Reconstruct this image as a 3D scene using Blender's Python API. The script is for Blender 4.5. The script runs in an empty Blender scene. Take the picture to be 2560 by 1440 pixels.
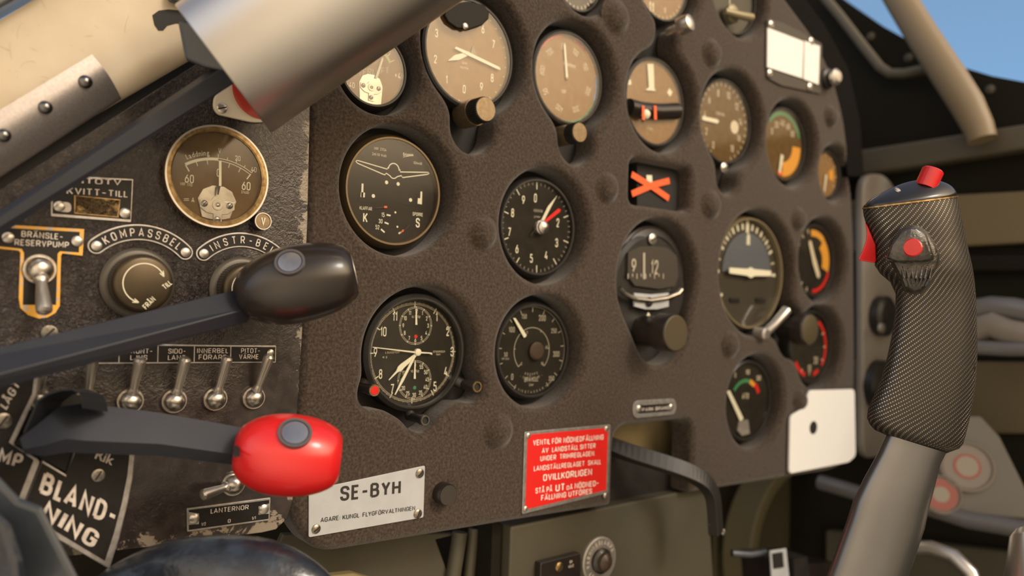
import bpy, bmesh, math, random
import numpy as np
from mathutils import Vector, Matrix
random.seed(4)
SC = bpy.context.scene
COL = SC.collection
PI = math.pi
# ------------------------------------------------------------------ camera
F = 2024.0
CAM = Vector((0.0, -0.516, 0.0))
RGT = Vector((0.7796, -0.6255, 0.0304)); DWN = Vector((0.0324, -0.0082, -0.9994)); FWD = Vector((0.6254, 0.7802, 0.0139))
cam = bpy.data.cameras.new('camera'); camo = bpy.data.objects.new('camera', cam); COL.objects.link(camo)
m = Matrix((RGT, -DWN, -FWD)).transposed().to_4x4(); m.translation = CAM
camo.matrix_world = m
cam.sensor_width = 36; cam.lens = F / 2560 * 36; cam.clip_start = 0.01; cam.clip_end = 200
cam.dof.use_dof = True; cam.dof.focus_distance = 0.55; cam.dof.aperture_fstop = 4.6
SC.camera = camo
SC.view_settings.view_transform = 'Standard'; SC.view_settings.look = 'None'
SC.view_settings.gamma = 1; SC.view_settings.use_curve_mapping = False; SC.view_settings.exposure = 0.0
# ------------------------------------------------------------------ sky
W = bpy.data.worlds.new('sky'); SC.world = W; W.use_nodes = True
nt = W.node_tree; nt.nodes.clear()
def wn(t, **k):
    n = nt.nodes.new(t)
    for a, b in k.items(): setattr(n, a, b)
    return n
def L(a, b): nt.links.new(a, b)
def mth(op, a, b=None, c=None, clamp=False):
    n = wn('ShaderNodeMath', operation=op, use_clamp=clamp)
    for i, v in enumerate((a, b, c)):
        if v is None: continue
        if hasattr(v, 'is_linked'): L(v, n.inputs[i])
        else: n.inputs[i].default_value = v
    return n.outputs[0]
tc = wn('ShaderNodeTexCoord'); sp = wn('ShaderNodeSeparateXYZ'); L(tc.outputs['Generated'], sp.inputs[0])
ramp = wn('ShaderNodeValToRGB')
L(mth('MULTIPLY_ADD', sp.outputs['Z'], 0.5, 0.5), ramp.inputs[0])
cr = ramp.color_ramp
stops = [(0.0, (0.12, 0.092, 0.060)), (0.38, (0.20, 0.158, 0.105)), (0.49, (0.30, 0.24, 0.16)), (0.525, (0.44, 0.44, 0.42)),
         (0.58, (0.24, 0.45, 0.74)), (0.66, (0.21, 0.37, 0.60)), (0.78, (0.30, 0.32, 0.40)), (1.0, (0.26, 0.28, 0.37))]
while len(cr.elements) < len(stops): cr.elements.new(0.5)
for e, (p, c) in zip(cr.elements, stops): e.position = p; e.color = (*c, 1)
vd = wn('ShaderNodeVectorMath', operation='DOT_PRODUCT'); L(tc.outputs['Generated'], vd.inputs[0])
sd = Vector((0.36, -0.86, 0.44)).normalized(); vd.inputs[1].default_value = sd
lobe = mth('POWER', mth('MAXIMUM', vd.outputs['Value'], 0.0), 13.0)
mr = wn('ShaderNodeMapRange', interpolation_type='SMOOTHSTEP'); L(sp.outputs['Z'], mr.inputs[0])
mr.inputs[1].default_value = 0.09; mr.inputs[2].default_value = 0.27
lobe = mth('MULTIPLY', mth('MULTIPLY', lobe, mr.outputs[0]), 6.5)
glow = wn('ShaderNodeMix', data_type='RGBA', blend_type='ADD'); glow.inputs[0].default_value = 1.0
gc = wn('ShaderNodeMix', data_type='RGBA', blend_type='MULTIPLY'); gc.inputs[0].default_value = 1.0
cb = wn('ShaderNodeCombineColor'); [L(lobe, cb.inputs[i]) for i in range(3)]
L(cb.outputs[0], gc.inputs[6]); gc.inputs[7].default_value = (1.0, 0.74, 0.46, 1)
# warm hazy evening sky and shaded ground behind the aircraft
hz = wn('ShaderNodeValToRGB'); L(mth('MULTIPLY_ADD', sp.outputs['Z'], 0.5, 0.5), hz.inputs[0]); hs_ = [(0.0, (0.15, 0.115, 0.078)), (0.42, (0.21, 0.158, 0.100)), (0.52, (0.25, 0.182, 0.110)), (0.60, (0.62, 0.43, 0.25)), (0.70, (1.05, 0.86, 0.64)), (0.80, (0.55, 0.50, 0.47)), (1.0, (0.26, 0.28, 0.37))]
while len(hz.color_ramp.elements) < len(hs_): hz.color_ramp.elements.new(0.5)
for e, (p, c) in zip(hz.color_ramp.elements, hs_): e.position = p; e.color = (*c, 1)
bk = wn('ShaderNodeMapRange', interpolation_type='SMOOTHSTEP'); L(sp.outputs['Y'], bk.inputs[0]); bk.inputs[1].default_value = 0.15; bk.inputs[2].default_value = -0.45
sk = wn('ShaderNodeMix', data_type='RGBA'); L(bk.outputs[0], sk.inputs[0]); L(ramp.outputs[0], sk.inputs[6]); L(hz.outputs[0], sk.inputs[7])
L(sk.outputs[2], glow.inputs[6]); L(gc.outputs[2], glow.inputs[7])
bg = wn('ShaderNodeBackground')
out_ = glow.outputs[2]
for dv, ex, am, cl in ((Vector((-.85, 0, .50)), 12, .85, (1.0, .88, .74)), (Vector((-.78, -.62, .05)), 5, .55, (1.0, .76, .52)), (Vector((-.60, -.70, -.20)), 5, .7, (1.0, .84, .62)), (Vector((-.15, -.75, -.62)), 3, .30, (1.0, .84, .62))):   # pale haze at left; other glow lobes added behind and below to brighten the handle
    v2 = wn('ShaderNodeVectorMath', operation='DOT_PRODUCT'); L(tc.outputs['Generated'], v2.inputs[0]); v2.inputs[1].default_value = dv.normalized()
    g2 = mth('MULTIPLY', mth('POWER', mth('MAXIMUM', v2.outputs['Value'], 0.0), ex), am)
    m2 = wn('ShaderNodeMix', data_type='RGBA', blend_type='ADD'); m2.clamp_factor = False; L(g2, m2.inputs[0]); L(out_, m2.inputs[6]); m2.inputs[7].default_value = (*cl, 1); out_ = m2.outputs[2]
L(out_, bg.inputs[0]); bg.inputs[1].default_value = 1.0
wo = wn('ShaderNodeOutputWorld'); L(bg.outputs[0], wo.inputs[0])
# soft low sun behind the pilot's right shoulder
sl = bpy.data.lights.new('sun', 'SUN'); sl.energy = 1.05; sl.angle = math.radians(12); sl.color = (1.0, 0.98, 0.93)
so = bpy.data.objects.new('sun', sl); COL.objects.link(so)
so.rotation_euler = Vector((0.28, -0.9, 0.72)).to_track_quat('Z', 'Y').to_euler()

# ------------------------------------------------------------------ pixel helpers (photo frame 2560x1440 -> points of the place)
def ray(px, py): return RGT * ((px - 1280) / F) + DWN * ((py - 720) / F) + FWD
def P(px, py, Y=0.0):                      # point of the plane y = Y
    r = ray(px, py); return CAM + r * ((Y - CAM.y) / r.y)
def PX(px, py, X):                         # point of the plane x = X
    r = ray(px, py); return CAM + r * ((X - CAM.x) / r.x)
def PD(px, py, d): return CAM + ray(px, py) * d
def ppm(px, Y=0.0): return ((Y - CAM.y) / ray(px, 720).y) / F      # metres per vertical pixel on plane y=Y
class Pl:                                  # any plane
    def __init__(s, p0, n): s.p = p0; s.n = n.normalized()
    def at(s, px, py, h=0.0):
        r = ray(px, py); return CAM + r * ((s.p + s.n * h - CAM).dot(s.n) / r.dot(s.n))
# ------------------------------------------------------------------ materials
MATS = {}
def mat(name, col=(.5, .5, .5), rough=.5, metal=0., spec=.5, noise=None, bump=None, sheen=0., coat=0., emit=None, wear=None):
    """noise=(scale, colour2, lo, hi)  bump=(scale, strength, dist)  wear=(scale, colour, threshold)"""
    if name in MATS: return MATS[name]
    M = bpy.data.materials.new(name); M.use_nodes = True; T = M.node_tree; N = T.nodes; K = T.links
    b = N['Principled BSDF']
    b.inputs['Base Color'].default_value = (*col, 1); b.inputs['Roughness'].default_value = rough
    b.inputs['Metallic'].default_value = metal; b.inputs['Specular IOR Level'].default_value = spec
    b.inputs['Sheen Weight'].default_value = sheen; b.inputs['Coat Weight'].default_value = coat
    b.inputs['Coat Roughness'].default_value = .12
    geo = N.new('ShaderNodeNewGeometry')
    cur = None
    def tex(scale, detail=4, dist=0, rgh=.55):
        n = N.new('ShaderNodeTexNoise'); n.inputs['Scale'].default_value = scale; n.inputs['Detail'].default_value = detail
        n.inputs['Distortion'].default_value = dist; n.inputs['Roughness'].default_value = rgh
        K.new(geo.outputs['Position'], n.inputs['Vector']); return n
    def maprange(o, lo, hi):
        r = N.new('ShaderNodeMapRange'); K.new(o, r.inputs[0]); r.inputs[1].default_value = lo; r.inputs[2].default_value = hi; return r.outputs[0]
    if noise:
        n = tex(noise[0], 5); mx = N.new('ShaderNodeMix'); mx.data_type = 'RGBA'
        K.new(maprange(n.outputs[0], noise[2] if len(noise) > 2 else .35, noise[3] if len(noise) > 3 else .65), mx.inputs[0])
        mx.inputs[6].default_value = (*col, 1); mx.inputs[7].default_value = (*noise[1], 1); K.new(mx.outputs[2], b.inputs['Base Color']); cur = mx.outputs[2]
    if wear:
        n = tex(wear[0], 8, .4, .7); mx = N.new('ShaderNodeMix'); mx.data_type = 'RGBA'
        K.new(maprange(n.outputs[0], wear[2], wear[2] + .03), mx.inputs[0])
        if cur: K.new(cur, mx.inputs[6])
        else: mx.inputs[6].default_value = (*col, 1)
        mx.inputs[7].default_value = (*wear[1], 1); K.new(mx.outputs[2], b.inputs['Base Color'])
    if bump:
        n = tex(bump[0], 4); bp = N.new('ShaderNodeBump'); bp.inputs['Strength'].default_value = bump[1]; bp.inputs['Distance'].default_value = bump[2]
        K.new(n.outputs[0], bp.inputs['Height']); K.new(bp.outputs[0], b.inputs['Normal'])
    if emit: b.inputs['Emission Color'].default_value = (*emit[0], 1); b.inputs['Emission Strength'].default_value = emit[1]
    MATS[name] = M; return M
felt = mat('felt', (.026, .0185, .0135), .85, noise=(470, (.080, .057, .041), .36, .68), bump=(600, .55, .0012), sheen=.25, spec=.25)
dark = mat('dark', (.012, .011, .010), .7)
black = mat('black', (.016, .015, .014), .42, noise=(60, (.026, .023, .020)))
dialm = mat('dial', (.022, .018, .013), .6, spec=.12, noise=(90, (.030, .025, .018)))
brown_reflect_dial = mat('brown reflection dial', (.125, .068, .022), .6, spec=.1, noise=(140, (.15, .095, .038)))  # warm glass reflection painted into the dial colour as brown
tan_reflect_dial = mat('tan reflection dial', (.26, .150, .062), .6, spec=.1, noise=(200, (.32, .19, .085)))  # orange tint of the glass reflection is put into this dial colour
white = mat('white paint', (.86, .80, .66), .5)
cream = mat('lume', (.82, .78, .60), .5)
greyprint = mat('grey print', (.40, .36, .28), .5)
fade = mat('faded print', (.72, .63, .46), .5)
red = mat('red paint', (.72, .022, .018), .35)
redplastic = mat('red plastic', (.64, .016, .018), .30, coat=.35)
orange = mat('orange paint', (.95, .13, .03), .5)
amber = mat('amber paint', (.80, .36, .04), .5)
green = mat('green paint', (.05, .25, .10), .5)
lime = mat('lime paint', (.45, .62, .18), .5)
blue = mat('blue paint', (.20, .34, .75), .5)
steel = mat('steel', (.50, .47, .42), .28, 1., noise=(120, (.36, .33, .29)))
satin = mat('satin metal', (.62, .58, .52), .34, .9)
chrome = mat('chrome', (.70, .66, .60), .32, 1., noise=(300, (.45, .41, .36)))
brass = mat('brass', (.42, .29, .13), .38, .85, noise=(350, (.22, .14, .06)))
blackplastic = mat('black plastic', (.016, .013, .013), .30, coat=.25, noise=(40, (.024, .018, .014)))
barm = mat('painted bar', (.017, .020, .030), .45, .1, noise=(20, (.023, .026, .035)))
silver = mat('silver handle', (.68, .64, .60), .36, 1., noise=(12, (.60, .57, .53)))
greysteel = mat('grey sheet', (.46, .43, .43), .38, .85, noise=(900, (.38, .35, .35)))
rivetm = mat('rivet', (.16, .16, .16), .22, 1.)
creamm = mat('cream sheet', (.58, .49, .36), .50, noise=(14, (.46, .37, .25), .4, .7), wear=(42, (.30, .22, .14), .70), bump=(60, .12, .001))
platem = mat('plate alloy', (.52, .50, .49), .38, .7, noise=(260, (.38, .36, .34)))
plateblk = mat('plate enamel', (.009, .008, .0075), .45, spec=.3, noise=(200, (.014, .012, .011)))
whiteplate = mat('white plate', (.47, .49, .51), .45, noise=(60, (.42, .44, .45)))
inkm = mat('ink', (.030, .025, .022), .5)
letterm = mat('letter alloy', (.74, .67, .60), .45, noise=(300, (.52, .46, .41)))
yellow = mat('yellow edge', (.80, .42, .06), .5, wear=(260, (.46, .43, .40), .55))
bluegrey = mat('blue black paint', (.030, .036, .044), .35, noise=(18, (.05, .058, .068)), bump=(90, .25, .001), coat=.3)
leather = mat('dark glossy hide', (.014, .018, .026), .30, noise=(55, (.035, .052, .08), .5, .8), bump=(70, .5, .003), coat=.4)
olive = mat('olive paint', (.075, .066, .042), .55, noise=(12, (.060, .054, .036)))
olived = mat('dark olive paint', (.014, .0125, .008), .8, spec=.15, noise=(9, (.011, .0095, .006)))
tanp = mat('tan primer', (.42, .33, .17), .6, noise=(14, (.25, .2, .10)))
whitecard = mat('white card', (.86, .86, .84), .5)
greyp = mat('grey paint', (.24, .215, .185), .5, noise=(12, (.20, .18, .155)))
stickgrey = mat('stick paint', (.22, .215, .21), .33, .85, noise=(16, (.19, .185, .178)))
screwm = mat('screw steel', (.40, .38, .35), .32, 1., noise=(500, (.20, .18, .16)))
knobface = mat('knob face', (.27, .21, .13), .42, .7, noise=(300, (.22, .155, .085)))
tube = mat('blue grey tube', (.20, .195, .20), .4, .4)
def crackle():
    M = bpy.data.materials.new('crackle paint'); M.use_nodes = True; T = M.node_tree; N = T.nodes; K = T.links; b = N['Principled BSDF']
    g = N.new('ShaderNodeNewGeometry'); s = N.new('ShaderNodeSeparateXYZ'); K.new(g.outputs['Position'], s.inputs[0])
    def tex(sc, det, dist=0, r=.55):
        n = N.new('ShaderNodeTexNoise'); n.inputs['Scale'].default_value = sc; n.inputs['Detail'].default_value = det; n.inputs['Distortion'].default_value = dist
        n.inputs['Roughness'].default_value = r; K.new(g.outputs['Position'], n.inputs['Vector']); return n.outputs[0]
    def mr(o, a, c, d=0., e=1.):
        r = N.new('ShaderNodeMapRange'); K.new(o, r.inputs[0])
        for i, v in enumerate((a, c, d, e)): r.inputs[i + 1].default_value = v
        return r.outputs[0]
    def mt(op, a, c):
        n = N.new('ShaderNodeMath'); n.operation = op
        for i, v in enumerate((a, c)):
            if hasattr(v, 'is_linked'): K.new(v, n.inputs[i])
            else: n.inputs[i].default_value = v
        return n.outputs[0]
    # worn metal along the right and lower edge of the panel
    xe = P(768, 640, -.006).x; ze = P(500, 1345, -.006).z
    ex = mr(s.outputs['X'], xe - .012, xe, 0., .30); ez = mr(s.outputs['Z'], ze + .016, ze, 0., .26)
    w = mr(mt('ADD', tex(70, 8, .6, .7), mt('MAXIMUM', ex, ez)), .70, .73)
    w2 = mr(tex(420, 3, .5, .6), .70, .73, 0, .35)
    wr = mt('MAXIMUM', w, w2)
    c1 = N.new('ShaderNodeMix'); c1.data_type = 'RGBA'; K.new(mr(tex(120, 5), .4, .65), c1.inputs[0]); c1.inputs[6].default_value = (.021, .0155, .0145, 1); c1.inputs[7].default_value = (.040, .029, .026, 1)
    c2 = N.new('ShaderNodeMix'); c2.data_type = 'RGBA'; K.new(wr, c2.inputs[0]); K.new(c1.outputs[2], c2.inputs[6]); c2.inputs[7].default_value = (.26, .22, .17, 1)
    K.new(c2.outputs[2], b.inputs['Base Color'])
    K.new(mr(tex(60, 3), .3, .7, .22, .40), b.inputs['Roughness']); b.inputs['Coat Weight'].default_value = .5; b.inputs['Coat Roughness'].default_value = .2
    st = mr(s.outputs['Z'], P(400, 1010, 0).z, P(400, 700, 0).z, .12, 1.)
    st = mt('MULTIPLY', st, mr(mt('ADD', s.outputs['X'], mt('MULTIPLY', tex(30, 3), .03)), xe - .02, xe - .04, .25, 1.))
    h = mt('ADD', mt('MULTIPLY', tex(250, 3, 1.4), 1.), mt('MULTIPLY', tex(900, 2, .4), .35))
    bp = N.new('ShaderNodeBump'); K.new(st, bp.inputs['Strength']); bp.inputs['Distance'].default_value = .0042
    K.new(h, bp.inputs['Height']); K.new(bp.outputs[0], b.inputs['Normal'])
    return M
crack = crackle()
def glassmat():
    M = bpy.data.materials.new('gauge glass'); M.use_nodes = True; T = M.node_tree; N = T.nodes; K = T.links; N.clear()
    t = N.new('ShaderNodeBsdfTransparent'); t.inputs[0].default_value = (.97, .97, .96, 1); g = N.new('ShaderNodeBsdfGlossy'); g.inputs['Roughness'].default_value = .09
    x = N.new('ShaderNodeMixShader'); ge = N.new('ShaderNodeNewGeometry'); dt = N.new('ShaderNodeVectorMath'); dt.operation = 'DOT_PRODUCT'; K.new(ge.outputs['Normal'], dt.inputs[0]); K.new(ge.outputs['Incoming'], dt.inputs[1])
    def mt(op, a, c=0.):
        n = N.new('ShaderNodeMath'); n.operation = op
        for i, v in enumerate((a, c)):
            if hasattr(v, 'is_linked'): K.new(v, n.inputs[i])
            else: n.inputs[i].default_value = v
        return n.outputs[0]
    fs = mt('ADD', mt('MULTIPLY', mt('POWER', mt('SUBTRACT', 1.0, mt('ABSOLUTE', dt.outputs['Value'])), 5.0), .95), .042)
    K.new(fs, x.inputs[0]); K.new(t.outputs[0], x.inputs[1]); K.new(g.outputs[0], x.inputs[2])
    o = N.new('ShaderNodeOutputMaterial'); K.new(x.outputs[0], o.inputs[0]); return M
glass = glassmat()
def carbonmat():
    M = bpy.data.materials.new('carbon weave'); M.use_nodes = True; T = M.node_tree; N = T.nodes; K = T.links; b = N['Principled BSDF']
    uv = N.new('ShaderNodeUVMap'); uv.uv_map = 'UVMap'; s = N.new('ShaderNodeSeparateXYZ'); K.new(uv.outputs[0], s.inputs[0])
    def mt(op, a, c=0.):
        n = N.new('ShaderNodeMath'); n.operation = op
        for i, v in enumerate((a, c)):
            if hasattr(v, 'is_linked'): K.new(v, n.inputs[i])
            else: n.inputs[i].default_value = v
        return n.outputs[0]
    def mr(o, a, c, d=0., e=1.):
        r = N.new('ShaderNodeMapRange'); K.new(o, r.inputs[0])
        for i, v in enumerate((a, c, d, e)): r.inputs[i + 1].default_value = v
        return r.outputs[0]
    U, V = s.outputs['X'], s.outputs['Y']             # millimetres round and along the grip
    a = mt('ADD', mt('MULTIPLY', U, .62), mt('MULTIPLY', V, .78))       # across the diagonal rows
    c = mt('ADD', mt('MULTIPLY', U, .90), mt('MULTIPLY', V, -.55))
    rows = mt('SINE', mt('MULTIPLY', a, 2 * PI / 3.1)); dash = mt('SINE', mt('MULTIPLY', c, 2 * PI / 1.75))
    k = mt('MULTIPLY', mr(rows, .1, .65), mr(dash, -.35, .3))
    cm = N.new('ShaderNodeMix'); cm.data_type = 'RGBA'; K.new(k, cm.inputs[0]); cm.inputs[6].default_value = (.020, .0175, .015, 1); cm.inputs[7].default_value = (.34, .29, .22, 1)
    K.new(cm.outputs[2], b.inputs['Base Color']); K.new(mr(k, 0, 1, .42, .26), b.inputs['Roughness']); K.new(mr(k, 0, 1, .1, .85), b.inputs['Metallic'])
    bp = N.new('ShaderNodeBump'); bp.inputs['Strength'].default_value = .6; bp.inputs['Distance'].default_value = .0012; K.new(k, bp.inputs['Height']); K.new(bp.outputs[0], b.inputs['Normal'])
    return M
carbon = carbonmat()
# ------------------------------------------------------------------ mesh building
class Fr:                                  # local frame: u right, v up, w towards the viewer
    def __init__(s, o, u=Vector((1, 0, 0)), v=Vector((0, 0, 1))):
        s.o = o; s.u = u.normalized(); s.w = s.u.cross(v).normalized(); s.v = s.w.cross(s.u).normalized()
    def __call__(s, u, v, w=0.): return s.o + s.u * u + s.v * v + s.w * w
def axis_frame(o, w, hint=Vector((0, 0, 1))):
    w = w.normalized(); u = hint.cross(w)
    if u.length < 1e-4: u = Vector((1, 0, 0)).cross(w)
    u.normalize(); f = Fr(o); f.u = u; f.w = w; f.v = w.cross(u); return f
CAP = .729
_tc = {}
# engraved capitals and digits in plain round-cornered strokes: width, [(closed, corner radius, points)]
_O = (1, .5, ((0, 0), (1, 0), (1, 1), (0, 1)))
GL = {'A': (.66, [(0, 0, ((0, 0), (.5, 1), (1, 0))), (0, 0, ((.17, .28), (.83, .28)))]),
 'B': (.60, [(0, 0, ((0, 0), (0, 1))), (0, .45, ((0, 1), (.92, 1), (.92, .53), (0, .53))), (0, .45, ((0, .53), (1, .53), (1, 0), (0, 0)))]),
 'C': (.58, [(0, .5, ((1, .68), (1, 1), (0, 1), (0, 0), (1, 0), (1, .32)))]), 'D': (.60, [(0, 0, ((0, 0), (0, 1))), (0, .5, ((0, 1), (1, 1), (1, 0), (0, 0)))]),
 'E': (.52, [(0, 0, ((1, 1), (0, 1), (0, 0), (1, 0))), (0, 0, ((0, .52), (.88, .52)))]), 'F': (.52, [(0, 0, ((1, 1), (0, 1), (0, 0))), (0, 0, ((0, .5), (.88, .5)))]),
 'G': (.60, [(0, .5, ((1, .70), (1, 1), (0, 1), (0, 0), (1, 0), (1, .30))), (0, 0, ((1, .26), (1, .47), (.52, .47)))]), 'H': (.60, [(0, 0, ((0, 0), (0, 1))), (0, 0, ((1, 0), (1, 1))), (0, 0, ((0, .52), (1, .52)))]),
 'I': (.14, [(0, 0, ((.5, 0), (.5, 1)))]), 'J': (.50, [(0, .5, ((1, 1), (1, 0), (0, 0), (0, .25)))]), 'K': (.60, [(0, 0, ((0, 0), (0, 1))), (0, 0, ((1, 1), (0, .34))), (0, 0, ((.34, .57), (1, 0)))]),
 'L': (.45, [(0, 0, ((0, 1), (0, 0), (1, 0)))]), 'M': (.74, [(0, 0, ((0, 0), (0, 1), (.5, .30), (1, 1), (1, 0)))]), 'N': (.62, [(0, 0, ((0, 0), (0, 1), (1, 0), (1, 1)))]), 'O': (.60, [_O]),
 'P': (.58, [(0, 0, ((0, 0), (0, 1))), (0, .45, ((0, 1), (1, 1), (1, .44), (0, .44)))]), 'Q': (.60, [_O, (0, 0, ((.6, .25), (1, -.05)))]), 'R': (.60, [(0, 0, ((0, 0), (0, 1))), (0, .45, ((0, 1), (1, 1), (1, .47), (0, .47))), (0, 0, ((.5, .47), (1, 0)))]),
 'S': (.58, [(0, .45, ((1, .74), (1, 1), (0, 1), (0, .56), (1, .48), (1, 0), (0, 0), (0, .26)))]), 'T': (.58, [(0, 0, ((0, 1), (1, 1))), (0, 0, ((.5, 1), (.5, 0)))]), 'U': (.60, [(0, .5, ((0, 1), (0, 0), (1, 0), (1, 1)))]),
 'V': (.62, [(0, 0, ((0, 1), (.5, 0), (1, 1)))]), 'W': (.92, [(0, 0, ((0, 1), (.25, 0), (.5, .9), (.75, 0), (1, 1)))]), 'X': (.60, [(0, 0, ((0, 0), (1, 1))), (0, 0, ((0, 1), (1, 0)))]), 'Y': (.62, [(0, 0, ((0, 1), (.5, .46), (1, 1))), (0, 0, ((.5, .46), (.5, 0)))]),
 'Z': (.56, [(0, 0, ((0, 1), (1, 1), (0, 0), (1, 0)))]), '0': (.54, [_O]), '1': (.32, [(0, 0, ((0, .72), (.9, 1), (.9, 0)))]), '2': (.54, [(0, .5, ((0, .70), (0, 1), (1, 1), (1, .62), (.04, 0))), (0, 0, ((0, 0), (1, 0)))]),
 '3': (.54, [(0, .45, ((0, .76), (0, 1), (.94, 1), (.94, .54), (.35, .54))), (0, .45, ((.35, .54), (1, .54), (1, 0), (0, 0), (0, .24)))]), '4': (.58, [(0, 0, ((.60, 1), (.02, .24), (1, .24))), (0, 0, ((.72, .48), (.72, 0)))]),
 '5': (.54, [(0, 0, ((.92, 1), (.08, 1), (.04, .55))), (0, .45, ((.04, .58), (1, .64), (1, 0), (0, 0), (0, .22)))]), '6': (.54, [(1, .5, ((0, 0), (1, 0), (1, .60), (0, .60))), (0, .3, ((.72, 1), (.02, .46), (0, .3)))]),
 '7': (.54, [(0, 0, ((0, 1), (1, 1), (.34, 0)))]), '8': (.54, [(1, .45, ((.06, .53), (.94, .53), (.94, 1), (.06, 1))), (1, .5, ((0, 0), (1, 0), (1, .53), (0, .53)))]), '9': (.54, [(1, .5, ((0, .40), (1, .40), (1, 1), (0, 1))), (0, .3, ((.28, 0), (.98, .54), (1, .7)))]),
 '-': (.46, [(0, 0, ((0, .47), (1, .47)))]), '+': (.5, [(0, 0, ((0, .47), (1, .47))), (0, 0, ((.5, .2), (.5, .74)))]), '/': (.40, [(0, 0, ((0, 0), (1, 1)))]), '.': (.14, [(0, 0, ((.5, -.01), (.5, .06)))]), ':': (.14, [(0, 0, ((.5, .1), (.5, .2))), (0, 0, ((.5, .55), (.5, .65)))])}
for a_, b_ in (('Ä', 'A'), ('Ö', 'O')): GL[a_] = (GL[b_][0], GL[b_][1] + [(0, 0, ((.22, 1.16), (.22, 1.28))), (0, 0, ((.78, 1.16), (.78, 1.28)))])
GL['Å'] = (GL['A'][0], GL['A'][1] + [(1, .5, ((.34, 1.08), (.66, 1.08), (.66, 1.30), (.34, 1.30)))])
def sgeo(st, bold):
    t = .105 + bold * 2.6; vs = []; fs = []; X = 0.; kz = 0
    for ch in st:
        if ch == ' ': X += .34; continue
        w, strokes = GL[ch]
        for closed, rad, pts in strokes:
            p = [Vector((X + t / 2 + x * max(w - t, 0), t / 2 + y * (1 - t))) for x, y in pts]; q = []; n = len(p)
            for i in range(n):
                if rad and (closed or 0 < i < n - 1):
                    a, b = p[i - 1] - p[i], p[(i + 1) % n] - p[i]; r = min(rad * w * .98, a.length * .5 if closed or 1 < i else a.length * .95, b.length * .5 if closed or i < n - 2 else b.length * .95)
                    A, B = p[i] + a.normalized() * r, p[i] + b.normalized() * r
                    for k in range(5): u = k / 4; q.append(A * (1 - u)**2 + p[i] * 2 * u * (1 - u) + B * u * u)
                else: q.append(p[i])
            q = [v for i, v in enumerate(q) if i == 0 or (v - q[i - 1]).length > 1e-5]
            if closed and (q[0] - q[-1]).length < 1e-5: q.pop()
            n = len(q); L_ = []; R_ = []
            for i in range(n):
                a = (q[i] - q[i - 1]).normalized() if (closed or i) else None; b = (q[(i + 1) % n] - q[i]).normalized() if (closed or i < n - 1) else None
                a = a or b; b = b or a; m_ = (a + b); m_ = m_.normalized() if m_.length > .1 else a; nn = Vector((-m_.y, m_.x)); k = min(1 / max(nn.dot(Vector((-a.y, a.x))), .3), 2.2)
                L_.append(q[i] + nn * (t / 2 * k)); R_.append(q[i] - nn * (t / 2 * k))
            c = len(vs); kz += 1; vs += [(v.x * CAP, v.y * CAP, kz % 9 * 1.2e-5) for v in L_ + R_]; fs += [(c + i + n, c + (i + 1) % n + n, c + (i + 1) % n, c + i) for i in range(n if closed else n - 1)]
        X += w + (.06 if ch == 'L' else .135)
    return vs, fs, max((X - (.06 if st[-1:] == 'L' else .135)) * CAP, .05)
def tgeo(s, bold=0.):
    key = (s, bold)
    if key not in _tc and all(c == ' ' or c in GL for c in s): _tc[key] = sgeo(s, bold)
    if key not in _tc:
        c = bpy.data.curves.new('t', 'FONT'); c.body = s; c.size = 1; c.resolution_u = 3; c.offset = bold; c.fill_mode = 'FRONT'
        o = bpy.data.objects.new('t', c); COL.objects.link(o); bpy.context.view_layer.update()
        me = o.evaluated_get(bpy.context.evaluated_depsgraph_get()).to_mesh()
        vs = [(v.co.x, v.co.y) for v in me.vertices]; fs = [tuple(p.vertices) for p in me.polygons]
        bpy.data.objects.remove(o); bpy.data.curves.remove(c)
        if vs: x0 = min(v[0] for v in vs); vs = [(x - x0, y, 0.) for x, y in vs]
        w = max([v[0] for v in vs] or [0.3])
        _tc[key] = (vs, fs, w)
    return _tc[key]
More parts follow.
